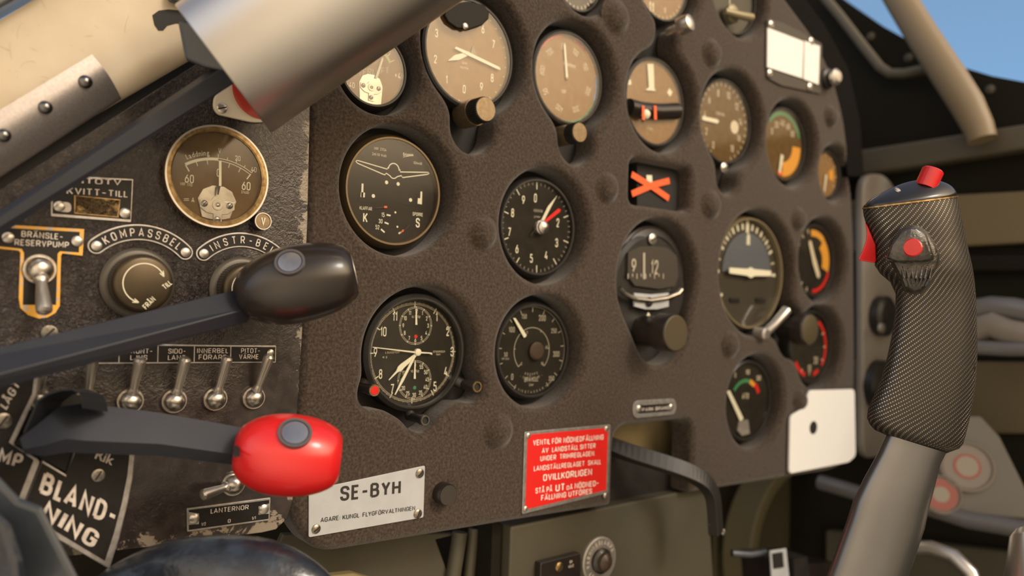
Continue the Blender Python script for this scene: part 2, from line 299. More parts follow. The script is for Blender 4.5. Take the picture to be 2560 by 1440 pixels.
class MB:
    def __init__(s): s.v = []; s.f = []; s.mi = []; s.uv = None; s.cur = 0; s.sm = []
    def m(s, i): s.cur = i; return s
    def add(s, vs, fs, smooth=False):
        n = len(s.v); s.v += [Vector(v) for v in vs]; s.f += [tuple(i + n for i in f) for f in fs]; s.mi += [s.cur] * len(fs); s.sm += [smooth] * len(fs)
    def prism(s, pts, d):                   # pts world polygon, d extrude vector (from pts to the front)
        n = len(pts); s.add(list(pts) + [p + d for p in pts], [tuple(range(n - 1, -1, -1)), tuple(range(n, 2 * n))] + [(i, (i + 1) % n, n + (i + 1) % n, n + i) for i in range(n)])
    def pp(s, px, Y, th=.0003): s.prism([P(a, b, Y) for a, b in px], Vector((0, -th, 0)))
    def flat(s, pts): s.add(pts, [tuple(range(len(pts)))])
    def stroke(s, pts, w, nrm=Vector((0, -1, 0)), th=0.0002, closed=False):
        """a band of width w following world points lying on a plane with normal nrm"""
        n = len(pts); Lp = []; Rp = []
        for i in range(n):
            a = pts[(i - 1) % n] if (closed or i) else pts[i]; b = pts[(i + 1) % n] if (closed or i < n - 1) else pts[i]
            t = (b - a); t.normalize(); q = nrm.cross(t) * (w / 2 if not isinstance(w, (list, tuple)) else w[i] / 2)
            Lp.append(pts[i] + q + nrm * th); Rp.append(pts[i] - q + nrm * th)
        fs = [(i, i + 1, n + i + 1, n + i) for i in range(n - 1)] + ([(n - 1, 0, n, 2 * n - 1)] if closed else [])
        s.add(Lp + Rp, fs)
    def pl(s, px, w, Y, th=.0002): s.stroke([P(a, b, Y) for a, b in px], w, th=th)
    def lathe(s, fr, prof, seg=48, smooth=True, a0=0, a1=2 * PI, cap=True):
        full = abs(a1 - a0 - 2 * PI) < 1e-6; vs = []; k = seg if full else seg + 1
        for r, w in prof:
            for i in range(k):
                a = a0 + (a1 - a0) * i / seg; vs.append(fr(r * math.cos(a), r * math.sin(a), w))
        fs = []
        for j in range(len(prof) - 1):
            for i in range(seg if full else seg):
                i2 = (i + 1) % k if full else i + 1
                fs.append((j * k + i, j * k + i2, (j + 1) * k + i2, (j + 1) * k + i))
        if full and cap:
            if prof[-1][0] > 1e-6: fs.append(tuple((len(prof) - 1) * k + i for i in range(k)))
            if prof[0][0] > 1e-6: fs.append(tuple(reversed(range(k))))
        s.add(vs, fs, smooth)
    def ring(s, fr, r0, r1, w0, w1, seg=64): # annular solid
        s.lathe(fr, [(r0, w0), (r1, w0), (r1, w1), (r0, w1), (r0, w0)], seg, False, cap=False)
    def loft(s, rings, caps=True, smooth=True):
        n = len(rings[0]); b = []
        vs = [p for r in rings for p in r]
        fs = [(j * n + i, j * n + (i + 1) % n, (j + 1) * n + (i + 1) % n, (j + 1) * n + i) for j in range(len(rings) - 1) for i in range(n)]
        if caps: fs += [tuple(reversed(range(n))), tuple((len(rings) - 1) * n + i for i in range(n))]
        s.add(vs, fs, smooth)
    def tube(s, pts, r, seg=14, sq=None, up=Vector((0, 0, 1))):
        rings = []
        for i, p in enumerate(pts):
            t = (pts[min(i + 1, len(pts) - 1)] - pts[max(i - 1, 0)]).normalized(); f = axis_frame(p, t, up)
            rr = r[i] if isinstance(r, (list, tuple)) else r
            if sq: hw, hh = sq; rings.append([f(a * hw, b * hh) for a, b in ((1, 1), (-1, 1), (-1, -1), (1, -1))])
            else: rings.append([f(rr * math.cos(2 * PI * k / seg), rr * math.sin(2 * PI * k / seg)) for k in range(seg)])
        s.loft(rings, True, not sq)
    def box(s, c, h, fr=None):
        fr = fr or Fr(Vector((0, 0, 0))); o = c
        s.prism([o + fr.u * (a * h[0]) + fr.v * (b * h[1]) - fr.w * h[2] for a, b in ((-1, -1), (1, -1), (1, 1), (-1, 1))], fr.w * (2 * h[2]))
    def text(s, st, fr, h, xs=.82, bold=0.012, rot=0., align='c', w=.0003, sp=0.):
        """text centred (or left) on frame origin, cap height h"""
        vs, fs, wd = tgeo(st, bold); k = h / CAP; c, sn = math.cos(rot), math.sin(rot); ox = -wd / 2 if align == 'c' else 0
        out = []
        for x, y, z_ in vs:
            X = (x + ox) * k * xs; Y = (y - CAP / 2) * k; out.append(fr(X * c - Y * sn, X * sn + Y * c, w + z_))
        s.add(out, fs)
    def atext(s, st, A, B, C, up, bold=.012, w=.0003):
        """affine text: A base left, B base right, C top left (world), up = plane normal"""
        vs, fs, wd = tgeo(st, bold); e = (B - A) / wd; g = (C - A) / CAP
        s.add([A + e * x + g * y + up * (w + z) for x, y, z in vs], fs)
    def ptext(s, st, A, B, hpx, Y, bold=.012, w=.0003):
        a = P(*A, Y); b = P(*B, Y); c = P(A[0], A[1] - hpx, Y); c = a + Vector((0, 0, 1)) * (c - a).length
        s.atext(st, a, b, c, Vector((0, -1, 0)), bold, w)
    def arctext(s, st, fr, c, r, a0, a1, h, xs=.8, bold=.012, w=.0003, inward=False):
        """letters along an arc; c=(u,v) centre, angles clockwise from up"""
        ws = [tgeo(ch, bold)[2] + .1 if ch != ' ' else .35 for ch in st]; tot = sum(ws); acc = 0
        for ch, q in zip(st, ws):
            t = (acc + q / 2) / tot; acc += q; a = a0 + (a1 - a0) * t
            f2 = Fr(fr(c[0] + r * math.sin(a), c[1] + r * math.cos(a)), fr.u, fr.v)
            s.text(ch, f2, h, xs, bold, rot=-a + (PI if inward else 0), w=w)
    def obj(s, name, mats, parent=None, loc=None, bevel=0, angle=35, wn=False, sub=0):
        if not isinstance(mats, (list, tuple)): mats = [mats]
        if parent is not None: loc = parent.get('_o') and Vector(parent['_o']) or Vector((0, 0, 0))
        elif loc is None:
            xs = [v.x for v in s.v]; ys = [v.y for v in s.v]; zs = [v.z for v in s.v]
            loc = Vector(((min(xs) + max(xs)) / 2, (min(ys) + max(ys)) / 2, min(zs)))
        me = bpy.data.meshes.new(name); me.from_pydata([tuple(v - loc) for v in s.v], [], s.f)
        for mm in mats: me.materials.append(mm)
        me.polygons.foreach_set('material_index', s.mi); me.polygons.foreach_set('use_smooth', s.sm)
        if s.uv:
            l = me.uv_layers.new(name='UVMap')
            for lp in me.loops: l.data[lp.index].uv = s.uv[lp.vertex_index]
        me.update(); bm = bmesh.new(); bm.from_mesh(me)
        if not s.uv: bmesh.ops.remove_doubles(bm, verts=bm.verts, dist=1e-7)
        bmesh.ops.recalc_face_normals(bm, faces=bm.faces) if not s.uv else None
        bm.to_mesh(me); bm.free()
        if any(s.sm): me.set_sharp_from_angle(angle=math.radians(angle))
        o = bpy.data.objects.new(name, me); COL.objects.link(o)
        if parent is not None: o.parent = parent
        else: o.location = loc
        o['_o'] = tuple(loc)
        if bevel:
            b = o.modifiers.new('bevel', 'BEVEL'); b.width = bevel; b.segments = 3; b.limit_method = 'ANGLE'; b.angle_limit = math.radians(40); b.use_clamp_overlap = True
            b.harden_normals = False
        if sub:
            b = o.modifiers.new('sub', 'SUBSURF'); b.levels = b.render_levels = sub
        return o
def thing(name, label, cat, loc, group=None):
    o = bpy.data.objects.new(name, None); COL.objects.link(o); o.location = loc; o.empty_display_size = .01
    o['label'] = label; o['category'] = cat; o['_o'] = tuple(loc)
    if group: o['group'] = group
    return o
def tag(o, label, cat, group=None, kind=None):
    if label: o['label'] = label
    if cat: o['category'] = cat
    if group: o['group'] = group
    if kind: o['kind'] = kind
    return o
def build(fn, name, mats, parent=None, **k):
    b = MB(); fn(b); return b.obj(name, mats, parent, **k)
def screw(parent, p, r, ang=.6, mt=None, fr=None, slot=True, dome=.55, name='screw'):
    fr = Fr(p) if fr is None else fr; fr = Fr(p, fr.u, fr.v)
    b = MB(); b.lathe(fr, [(r, 0), (r, r * .25), (r * .8, r * (.25 + dome * .25)), (r * .45, r * (.25 + dome * .42)), (0, r * (.25 + dome * .5))], 20)
    if slot:
        c, s = math.cos(ang), math.sin(ang); q = r * (.27 + dome * .5)
        b.m(1).prism([fr(x * c - y * s, x * s + y * c, q * .7) for x, y in ((-r * .8, -r * .12), (r * .8, -r * .12), (r * .8, r * .12), (-r * .8, r * .12))], fr.w * (q * .34))
    return b.obj(name, [mt or screwm, dark], parent)
def circ3(a, b, c):
    (x1, y1), (x2, y2), (x3, y3) = a, b, c
    d = 2 * (x1 * (y2 - y3) + x2 * (y3 - y1) + x3 * (y1 - y2))
    ux = ((x1**2 + y1**2) * (y2 - y3) + (x2**2 + y2**2) * (y3 - y1) + (x3**2 + y3**2) * (y1 - y2)) / d
    uy = ((x1**2 + y1**2) * (x3 - x2) + (x2**2 + y2**2) * (x1 - x3) + (x3**2 + y3**2) * (x2 - x1)) / d
    return ux, uy, math.hypot(x1 - ux, y1 - uy)
def rrect(x0, y0, x1, y1, r, n=5):
    out = []
    for cx, cy, a in ((x1 - r, y1 - r, 0), (x0 + r, y1 - r, 90), (x0 + r, y0 + r, 180), (x1 - r, y0 + r, 270)):
        for i in range(n + 1): t = math.radians(a + 90 * i / n); out.append((cx + r * math.cos(t), cy + r * math.sin(t)))
    return out
def rpoly(pts, r, n=4):                    # round the corners of a world polygon
    out = []; N = len(pts)
    for i in range(N):
        p = pts[i]; a = pts[i - 1] - p; b = pts[(i + 1) % N] - p
        ra = min(r, a.length * .45, b.length * .45); A = p + a.normalized() * ra; B = p + b.normalized() * ra
        for k in range(n + 1): t = k / n; out.append(A * (1 - t)**2 + p * 2 * t * (1 - t) + B * t * t)
    return out
# ================================================================== MAIN INSTRUMENT PANEL
YG = 0.012                                  # gauge glass sits behind the padded face
YL = -0.006                                 # face of the left switch panel
# gauges: key -> (centre px, centre py, glass height px)
G = dict(temp=(934, 172, 186), alti=(1175, 133, 266), speed=(1422, 195, 226), turn=(1638, 255, 214), top5=(1655, -48, 196), valve=(1832, -12, 190),
         rpm=(1813, 304, 207), oil=(1962, 361, 180), small=(2068, 436, 116), horizon=(1877, 683, 274), compass=(1628, 690, 240), manifold=(2038, 652, 178),
         lower=(2030, 868, 178), engine=(1870, 1002, 194), accel=(1347, 568, 238), fuel=(1335, 877, 231), clock=(1041, 882, 276), flap=(986, 478, 268),
         edge=(1445, -48, 150))
def gc_(k, Y=YG): x, y, h = G[k]; return P(x, y, Y)
def gr_(k): x, y, h = G[k]; return h / 2 * ppm(x, YG)
def panel_hole_sdf(X, Z):
    def circ(c, r): return np.hypot(X - c.x, Z - c.z) - r
    def caps(a, b, r):
        ax, az, bx, bz = a.x, a.z, b.x, b.z; dx, dz = bx - ax, bz - az
        t = np.clip(((X - ax) * dx + (Z - az) * dz) / (dx * dx + dz * dz), 0, 1); return np.hypot(X - ax - t * dx, Z - az - t * dz) - r
    def box(a, b, r):
        cx, cz = (a.x + b.x) / 2, (a.z + b.z) / 2; hx, hz = abs(a.x - b.x) / 2 - r, abs(a.z - b.z) / 2 - r
        qx, qz = np.abs(X - cx) - hx, np.abs(Z - cz) - hz
        return np.hypot(np.maximum(qx, 0), np.maximum(qz, 0)) + np.minimum(np.maximum(qx, qz), 0) - r
    def su(a, b, k=.012): h = np.clip(.5 + .5 * (b - a) / k, 0, 1); return b * (1 - h) + a * h - k * h * (1 - h)
    m = lambda px: ppm(px, 0)
    g = {k: circ(gc_(k), gr_(k) + (.0085 if k not in ('edge', 'small', 'valve') else .006)) for k in G}
    g['temp'] = circ(gc_('temp'), gr_('temp') + .0075)
    g['alti'] = su(g['alti'], caps(gc_('alti'), P(1188, 318, 0), 66 * m(1188)))
    g['speed'] = su(g['speed'], caps(gc_('speed'), P(1447, 352, 0), 60 * m(1447)))
    g['turn'] = su(g['turn'], caps(gc_('turn'), P(1672, 60, 0), 36 * m(1672)))
    g['turn'] = su(g['turn'], g.pop('top5'), .008)
    g['rpm'] = su(g['rpm'], caps(gc_('rpm'), P(1824, 440, 0), 46 * m(1813)))
    g['compass'] = su(g['compass'], caps(P(1632, 730, 0), P(1656, 818, 0), 96 * m(1650)), .02)
    g['horizon'] = su(g['horizon'], caps(P(1900, 720, 0), P(1975, 815, 0), 52 * m(1960)), .02)
    g['lower'] = su(g['lower'], circ(P(1985, 835, 0), 62 * m(1985)), .012); g['horizon'] = su(g['horizon'], g.pop('lower'), .010)
    g['clock'] = su(g['clock'], caps(gc_('clock'), P(938, 985, 0), 40 * m(938)), .01)
    g['clock'] = su(g['clock'], caps(gc_('clock'), P(1182, 972, 0), 38 * m(1180)), .01)
    g['clock'] = su(g['clock'], caps(gc_('clock'), P(1058, 1042, 0), 42 * m(1058)), .01)
    g['x'] = box(P(1580, 392, 0), P(1727, 530, 0), .008)
    g['slot'] = box(P(1538, 1068, 0), P(1722, 1420, 0), .016)
    out = None
    for v in g.values(): out = v if out is None else np.minimum(out, v)
    return out
outline_px = [(762, -80), (772, 250), (764, 600), (746, 1000), (722, 1290), (790, 1388), (1300, 1302), (1800, 1222), (2085, 1176), (2134, 1150), (2141, 900), (2138, 600), (2128, 420),
              (2112, 290), (2086, 190), (2040, 95), (1985, 20), (1925, -60), (1820, -170), (1600, -300), (1200, -380)]
def smooth_outline(pts, r=.02): return rpoly([P(a, b, 0) for a, b in pts], r, 6)
outl = smooth_outline(outline_px[:6], .001)[0:0] + rpoly([P(a, b, 0) for a, b in outline_px], .016, 5)
X0, X1, Z0, Z1 = .20, 1.02, -.36, .52; STEP = .0016
gx = np.arange(X0, X1, STEP); gz = np.arange(Z0, Z1, STEP); XX, ZZ = np.meshgrid(gx, gz, indexing='ij'); S = panel_hole_sdf(XX, ZZ)
def contours(S, x0, z0, st):
    nx, nz = S.shape; seg = {}
    def key(i, j, d): return (i, j, d)
    def pt(k):
        i, j, d = k
        if d == 0: a, b = S[i, j], S[i + 1, j]; t = a / (a - b); return (x0 + (i + t) * st, z0 + j * st)
        a, b = S[i, j], S[i, j + 1]; t = a / (a - b); return (x0 + i * st, z0 + (j + t) * st)
    sg = S < 0; mix = (sg[:-1, :-1] != sg[1:, :-1]) | (sg[:-1, :-1] != sg[:-1, 1:]) | (sg[1:, 1:] != sg[1:, :-1]) | (sg[1:, 1:] != sg[:-1, 1:])
    adj = {}
    for i, j in zip(*np.nonzero(mix)):
        i, j = int(i), int(j); e = []
        if sg[i, j] != sg[i + 1, j]: e.append((i, j, 0))
        if sg[i + 1, j] != sg[i + 1, j + 1]: e.append((i + 1, j, 1))
        if sg[i, j + 1] != sg[i + 1, j + 1]: e.append((i, j + 1, 0))
        if sg[i, j] != sg[i, j + 1]: e.append((i, j, 1))
        for a, b in ((e[0], e[1]),) if len(e) == 2 else ((e[0], e[1]), (e[2], e[3])): adj.setdefault(a, []).append(b); adj.setdefault(b, []).append(a)
    loops = []; seen = set()
    for s in adj:
        if s in seen or len(adj[s]) != 2: continue
        lp = [s]; seen.add(s); cur = adj[s][0]; ok = True
        while cur != s:
            lp.append(cur); seen.add(cur); nx_ = [n for n in adj[cur] if n not in seen]
            if not nx_:
                break
            cur = nx_[0]
        if len(lp) > 12: loops.append([pt(k) for k in lp])
    return loops
def poly_sdf(X, Z, pts):
    d = np.full(X.shape, 1e9); ins = np.zeros(X.shape, bool); n = len(pts)
    for i in range(n):
        ax, az = pts[i]; bx, bz = pts[(i + 1) % n]; dx, dz = bx - ax, bz - az; L2 = dx * dx + dz * dz
        if L2 < 1e-14: continue
        t = np.clip(((X - ax) * dx + (Z - az) * dz) / L2, 0, 1); d = np.minimum(d, np.hypot(X - ax - t * dx, Z - az - t * dz))
        c = (az > Z) != (bz > Z); ins ^= c & (X < dx * (Z - az) / (dz if abs(dz) > 1e-12 else 1e-12) + ax)
    return np.where(ins, -d, d)
S = np.minimum(S, -poly_sdf(XX, ZZ, [(p.x, p.z) for p in outl]))
from mathutils.geometry import delaunay_2d_cdt
BV = .0075; verts2 = []; ys = []; edges2 = []
for ph in (90, 72, 54, 36, 20, 8):
    ph = math.radians(ph); lev = BV * (1 - math.sin(ph)); y = BV * (1 - math.cos(ph))
    for lp in contours(S - lev, X0, Z0, STEP):
        q = lp
        for _ in range(3): q = [((q[i - 1][0] + 2 * q[i][0] + q[(i + 1) % len(q)][0]) / 4, (q[i - 1][1] + 2 * q[i][1] + q[(i + 1) % len(q)][1]) / 4) for i in range(len(q))]
        q = q[::2] if len(q) > 24 else q
        n0 = len(verts2); verts2 += [Vector(p) for p in q]; ys += [y] * len(q); edges2 += [(n0 + i, n0 + (i + 1) % len(q)) for i in range(len(q))]
vo, eo, fo, ov, oe, of = delaunay_2d_cdt(verts2, edges2, [], 0, 1e-6)
def samp(x, z):
    u = (x - X0) / STEP; v = (z - Z0) / STEP; i = int(u); j = int(v)
    if i < 0 or j < 0 or i >= S.shape[0] - 1 or j >= S.shape[1] - 1: return -1
    a, b = u - i, v - j; return (S[i, j] * (1 - a) + S[i + 1, j] * a) * (1 - b) + (S[i, j + 1] * (1 - a) + S[i + 1, j + 1] * a) * b
yo = [ys[o_[0]] if o_ else max(0, 0) for o_ in ov]
bm = bmesh.new(); bv = [bm.verts.new((v.x, y, v.y)) for v, y in zip(vo, yo)]
for f in fo:
    c = sum((vo[i] for i in f), Vector((0, 0))) / len(f)
    if samp(c.x, c.y) > 0: bm.faces.new([bv[i] for i in f])
be = [e for e in bm.edges if len(e.link_faces) == 1]
r_ = bmesh.ops.extrude_edge_only(bm, edges=be)
for v in r_['geom']:
    if isinstance(v, bmesh.types.BMVert): v.co.y = .026
bmesh.ops.delete(bm, geom=[v for v in bm.verts if not v.link_faces], context='VERTS')
bmesh.ops.recalc_face_normals(bm, faces=bm.faces)
base = P(1400, 1290, 0)
up_ = [f for f in bm.faces if all(abs(v.co.y) < BV * .2 for v in f.verts)]
if sum(f.normal.y * f.calc_area() for f in up_) > 0: bmesh.ops.reverse_faces(bm, faces=bm.faces)
for f in bm.faces: f.smooth = True
me = bpy.data.meshes.new('panel_face'); bm.transform(Matrix.Translation(-base)); bm.to_mesh(me); bm.free()
me.materials.append(felt)
ip = thing('dashboard', 'large dark brown felt-textured instrument panel full of recessed round gauges', 'instrument panel', base)
o = bpy.data.objects.new('panel_face', me); COL.objects.link(o); o.parent = ip; o['_o'] = tuple(base)
w = o.modifiers.new('wn', 'WEIGHTED_NORMAL'); w.keep_sharp = True; w.weight = 90
# dark backing behind the openings (not behind the lower slot)
back = [(768, -60), (760, 1000), (742, 1240), (1500, 1210), (1500, 1040), (1745, 1030), (1745, 1180), (2090, 1120), (2100, 420), (1990, 60), (1900, -60), (1600, -250), (1200, -330)]
build(lambda b: b.prism([P(x, y, .040) for x, y in back], Vector((0, -.012, 0))), 'backing_plate', dark, ip)
build(lambda b: b.prism([P(x, y, .034) for x, y in [(1440, 1140), (1440, 1296), (1800, 1214), (1800, 1128)]], Vector((0, -.006, 0))), 'slot_shade_sheet', black, ip)  # black sheet standing in for the shade inside the lower slot
# padded bolt covers
for i, (x, y, r) in enumerate([(1207, 583, 34), (1518, 470, 30), (1541, 42, 34), (1779, 133, 28), (1777, 512, 29), (1246, 1078, 35), (1825, 862, 27), (1996, 548, 24), (2076, 292, 22), (1998, 1002, 22)]):
    c = P(x, y, 0); R = r * ppm(x, 0)
    b = MB(); prof = [(R * 1.5, -.0006), (R * 1.3, .0004), (R * 1.12, .0018), (R * .95, .0044), (R * .7, .0068), (R * .35, .0080), (0, .0083)]
    b.lathe(Fr(c), prof, 28); b.obj('bolt_cover', felt, ip, angle=80)
# ------------------------------------------------------------------ gauges
MK = [cream, fade, greyprint, red, orange, amber, green, lime, blue, black, steel]
CR, FA, GP, RE, OR, AM, GR, LI, BL, BK, ST = range(11)
class Dial:
    def __init__(s, key, name, label, face=dialm, dd=.003, rim=black, rimw=.0014, cat='gauge', gl=True, rimh=.0012):
        s.c = gc_(key); s.R = gr_(key); s.Y = YG + dd; s.t = thing(name, label, cat, s.c + Vector((0, .024, 0))); s.fr = Fr(Vector((s.c.x, s.Y, s.c.z))); s.b = MB()
        f = Fr(s.c); R = s.R
        build(lambda b: b.lathe(f, [(R * .96, -.022), (R + .003, -.021), (R + .003, -dd - .002), (R + rimw, -.0006), (R + .0002, rimh * .5), (R - .0012, rimh * .5), (R - .0016, -.0005), (R - .0016, -dd), (0, -dd - .0001)], 72), 'case', rim, s.t, angle=30)
        build(lambda b: b.lathe(f, [(R - .0017, -dd + .0001), (0, -dd + .0002)], 72, False), 'dial_face', face, s.t)
        s.gl = gl
    def at(s, px, py, h=.0): p = P(px, py, s.Y - h); return p
    def pol(s, a, r, h=0.): a = math.radians(a); return s.fr(s.R * r * math.sin(a), s.R * r * math.cos(a), h)
    def ticks(s, angs, r0, r1, w, c=CR):
        s.b.m(c)
        for a in angs: s.b.stroke([s.pol(a, r0), s.pol(a, r1)], w * s.R, th=.00034)
    def arc(s, a0, a1, r, w, c=CR, n=40, ctr=None):
        s.b.m(c); o = Vector((0, 0, 0)) if ctr is None else ctr
        s.b.stroke([s.pol(a0 + (a1 - a0) * i / n, r) + o for i in range(n + 1)], w * s.R, th=.0003)
    def txt(s, st, px, py, hpx, c=CR, xs=.8, bold=.012, rot=0.): s.b.m(c).text(st, Fr(s.at(px, py)), hpx * ppm(px, s.Y), xs, bold, rot, w=.0003)
    def ptx(s, st, a, r, h, c=CR, xs=.8, bold=.012, rot=0.): s.b.m(c).text(st, Fr(s.pol(a, r)), h * s.R, xs, bold, rot, w=.0003)
    def line(s, px, w, c=CR): s.b.m(c).pl(px, w, s.Y, .0003)
    def dot(s, px, py, r, c=CR): q = s.at(px, py); s.b.m(c).flat([Fr(q)(r * math.cos(2 * PI * k / 20), r * math.sin(2 * PI * k / 20), .0003) for k in range(20)])
    def needle(s, px, m, h=.0014, name='needle', th=.0005): return build(lambda b: b.prism([P(x, y, s.Y - h) for x, y in px], Vector((0, -th, 0))), name, m, s.t)
    def pneedle(s, a, r, w0, w1, m, r0=0., h=.0014, name='needle', tip=.06):
        d = s.pol(a, 1) - s.pol(a, 0); d.normalize(); q = Vector((d.z, 0, -d.x)); R = s.R; c = s.pol(0, 0, h)
        pts = [c + d * R * r0 - q * w0 * R, c + d * R * (r - tip) - q * w1 * R, c + d * R * r, c + d * R * (r - tip) + q * w1 * R, c + d * R * r0 + q * w0 * R]
        return build(lambda b: b.prism(pts, Vector((0, -.0005, 0))), name, m, s.t)
    def hub(s, r, m, h=.0022, px=None): f = Fr(s.at(*px)) if px else s.fr; return build(lambda b: b.lathe(f, [(r, 0), (r, h * .7), (r * .7, h), (0, h * 1.1)], 28), 'hub', m, s.t)
    def done(s):
        if s.b.v: s.b.obj('dial_marking', MK, s.t)
        if s.gl: build(lambda b: b.lathe(Fr(s.c), [(s.R - .0015, -.0001), (s.R * .5, .0001), (0, .0001)], 72), 'gauge_glass', glass, s.t)
        return s.t
def knob(parent, fr, r, h, body=black, face=knobface, knurl=True, name='knob', flare=1.0, n=36):
    b = MB()
    if knurl:
        rings = []
        for w in (0, h * .06, h * .94):
            rings.append([fr((r * (1 if k % 2 else .91)) * math.cos(PI * k / n), (r * (1 if k % 2 else .91)) * math.sin(PI * k / n), w) for k in range(2 * n)])
        rings.append([fr(r * .93 * math.cos(PI * k / n), r * .93 * math.sin(PI * k / n), h) for k in range(2 * n)])
        b.loft(rings, True, False)
    else: b.lathe(fr, [(r * flare, 0), (r * flare, h * .1), (r, h * .2), (r, h * .9), (r * .93, h)], 40)
    o = b.obj(name, body, parent)
    build(lambda b: b.lathe(fr, [(r * .93, h * .99), (r * .90, h * 1.04), (0, h * 1.045)], 40), 'knob_cap', face, o)
    return o
def movement(d, px, py, wpx, m=steel):
    """exposed pivot bridge with three screws"""
    q = ppm(px, d.Y); c = d.at(px, py); f = Fr(c); k = wpx * q / 2
    b = MB(); pts = [(-1, -1.35), (-.6, -1.35), (-.2, -1.35), (.2, -1.35), (.6, -1.35), (1, -1.35), (1, .35), (.75, .85), (.3, 1.08), (-.3, 1.08), (-.75, .85), (-1, .35)]
    q_ = []
    for x, y in pts:
        v_ = f(x * k, y * k, .0002); e_ = Vector((v_.x - d.c.x, 0, v_.z - d.c.z)); lim = d.R * .965
        if e_.length > lim: v_ = v_ - e_ * (1 - lim / e_.length)
        q_.append(v_)
    b.prism(q_, f.w * .0006)
    b.prism([f(x * k, y * k, .0008) for x, y in [(-.9, -.1), (-.55, -.35), (-.2, -.4), (-.2, -.95), (.25, -.95), (.25, -.4), (.55, -.35), (.9, -.1), (.9, .3), (.35, .3), (.2, .5), (-.2, .5), (-.35, .3), (-.9, .3)]], f.w * .0006)
    b.ring(Fr(f(0, .08 * k)), k * .12, k * .28, .0014, .0018, 24)
    br = b.obj('pivot_bridge', m, d.t, bevel=.0002)
    for x, y in ((-.68, .1), (.62, .1), (0, -.68)): screw(d.t, f(x * k, y * k, .0014), k * .17, .9 if x else .1, mt=screwm)
    screw(d.t, f(0, .08 * k, .0014), k * .1, .3, slot=False)
# --- flap and gear position gauge
d = Dial('flap', 'flap_position_gauge', 'round landing gear and flap indicator with white aircraft outline, marked KLAFFAR and SPORRE', rim=mat('dull brass', (.17, .125, .07), .45, .7), rimw=.0008, dd=.0035)
d.line([(889, 403), (893, 401), (968, 423), (969, 418)], .00075); d.arc(0, 0, 0, 0) if 0 else None
cc = d.at(984, 425); R0 = 15.5 * ppm(984, d.Y)
d.b.m(CR).stroke([Fr(cc)(R0 * math.cos(a), R0 * 1.05 * math.sin(a)) for a in [math.radians(175 - 7 * i) for i in range(26)]], .0008, th=.0003)
d.line([(1000, 424), (1000, 430), (1070, 431), (1073, 433), (1068, 436), (1006, 444), (1003, 439), (992, 442), (987, 446), (981, 446), (977, 443), (975, 440), (965, 433), (962, 437), (958, 436), (893, 408), (889, 403)], .00075)
for x, y in ((966, 456), (995, 460), (933, 490), (1026, 500)): d.dot(x, y, .0014)
for x, y in ((988, 531), (993, 567)): d.dot(x, y, .0008)
d.line([(906, 459), (905, 493)], .0016); d.line([(907, 481), (906, 493)], .0034)
d.line([(1053, 479), (1052, 511)], .0016); d.line([(1049, 496), (1048, 510)], .0034)
d.txt('KLAFFAR', 914, 521, 9); d.txt('K', 913, 544, 25, xs=.85, bold=.02); d.txt('15', 957, 537, 11); d.txt('30', 951, 553, 11); d.txt('52', 943, 568, 11)
d.line([(966, 537), (976, 539)], .0012); d.line([(961, 556), (971, 560)], .0012); d.line([(952, 573), (961, 581)], .0012); d.line([(996, 584), (1006, 578)], .0013)
d.txt('SPORRE', 1044, 536, 9); d.txt('S', 1044, 557, 24, xs=.85, bold=.02)
d.txt('VRF 2704', 950, 373, 7, FA, 1.0, 0); d.txt('24/10 Volt', 948, 387, 7, FA, 1.0, 0); d.txt('Q2646B', 1044, 408, 6, FA, 1., 0)
d.b.m(CR).text('Ericsson', Fr(d.at(1020, 386)), 8 * ppm(1020, d.Y), .8, .012, .10, w=.0003); d.line([(1007, 393), (1033, 388)], .0003)
d.needle([(940, 519), (960, 517), (960, 519), (940, 521)], black, name='pointer'); d.needle([(960, 515), (967, 515), (967, 520), (960, 520)], orange, name='pointer_tip')
d.needle([(1008, 575), (1023, 561), (1024, 563), (1009, 578)], black, name='pointer'); d.needle([(1003, 577), (1008, 573), (1010, 577), (1005, 581)], orange, name='pointer_tip')
build(lambda b: (b.prism([d.at(x, y, .0001) for x, y in [(895, 494), (940, 499), (985, 496), (1025, 508), (1060, 512), (1050, 518), (1020, 515), (985, 503), (940, 508), (895, 503)]], Vector((0, -.0003, 0)))), 'face_ridge', dialm, d.t)
d.done()
# --- accelerometer
d = Dial('accel', 'accelerometer', 'round dark accelerometer with white and red needles on a domed chrome hub', rim=black)
for st, x, y in (('0', 1338, 495), ('9', 1308, 500), ('8', 1281, 532), ('7', 1273, 580), ('6', 1292, 622), ('5', 1328, 646), ('4', 1365, 638), ('3', 1391, 607), ('2', 1394, 557)): d.txt(st, x, y, 22, xs=.78, bold=.014)
for i in range(50):
    a = i * 7.2; big = i % 5 == 0
    if i == 5: continue
    d.ticks([a - 2], .80 if big else .89, .95, .022 if big else .014, CR if big else GP)
d.txt('ACCELERATION', 1345, 527, 7, GP, .55, .03); d.txt('g-meter', 1343, 541, 6, GP, .8, .01)
d.needle([(1392, 489), (1373, 525), (1355, 561), (1349, 557), (1369, 516)], cream); d.needle([(1352, 558), (1395, 521), (1401, 524), (1399, 530), (1358, 562)], red, h=.0024)
d.needle([(1336, 573), (1344, 568), (1328, 589), (1324, 588)], black, name='needle_tail')
f = Fr(d.at(1348, 569)); build(lambda b: b.lathe(f, [(.0062, 0), (.0062, .004), (.0055, .0045), (.0055, .0065), (.003, .0085), (0, .009)], 32), 'hub', chrome, d.t)
d.done()
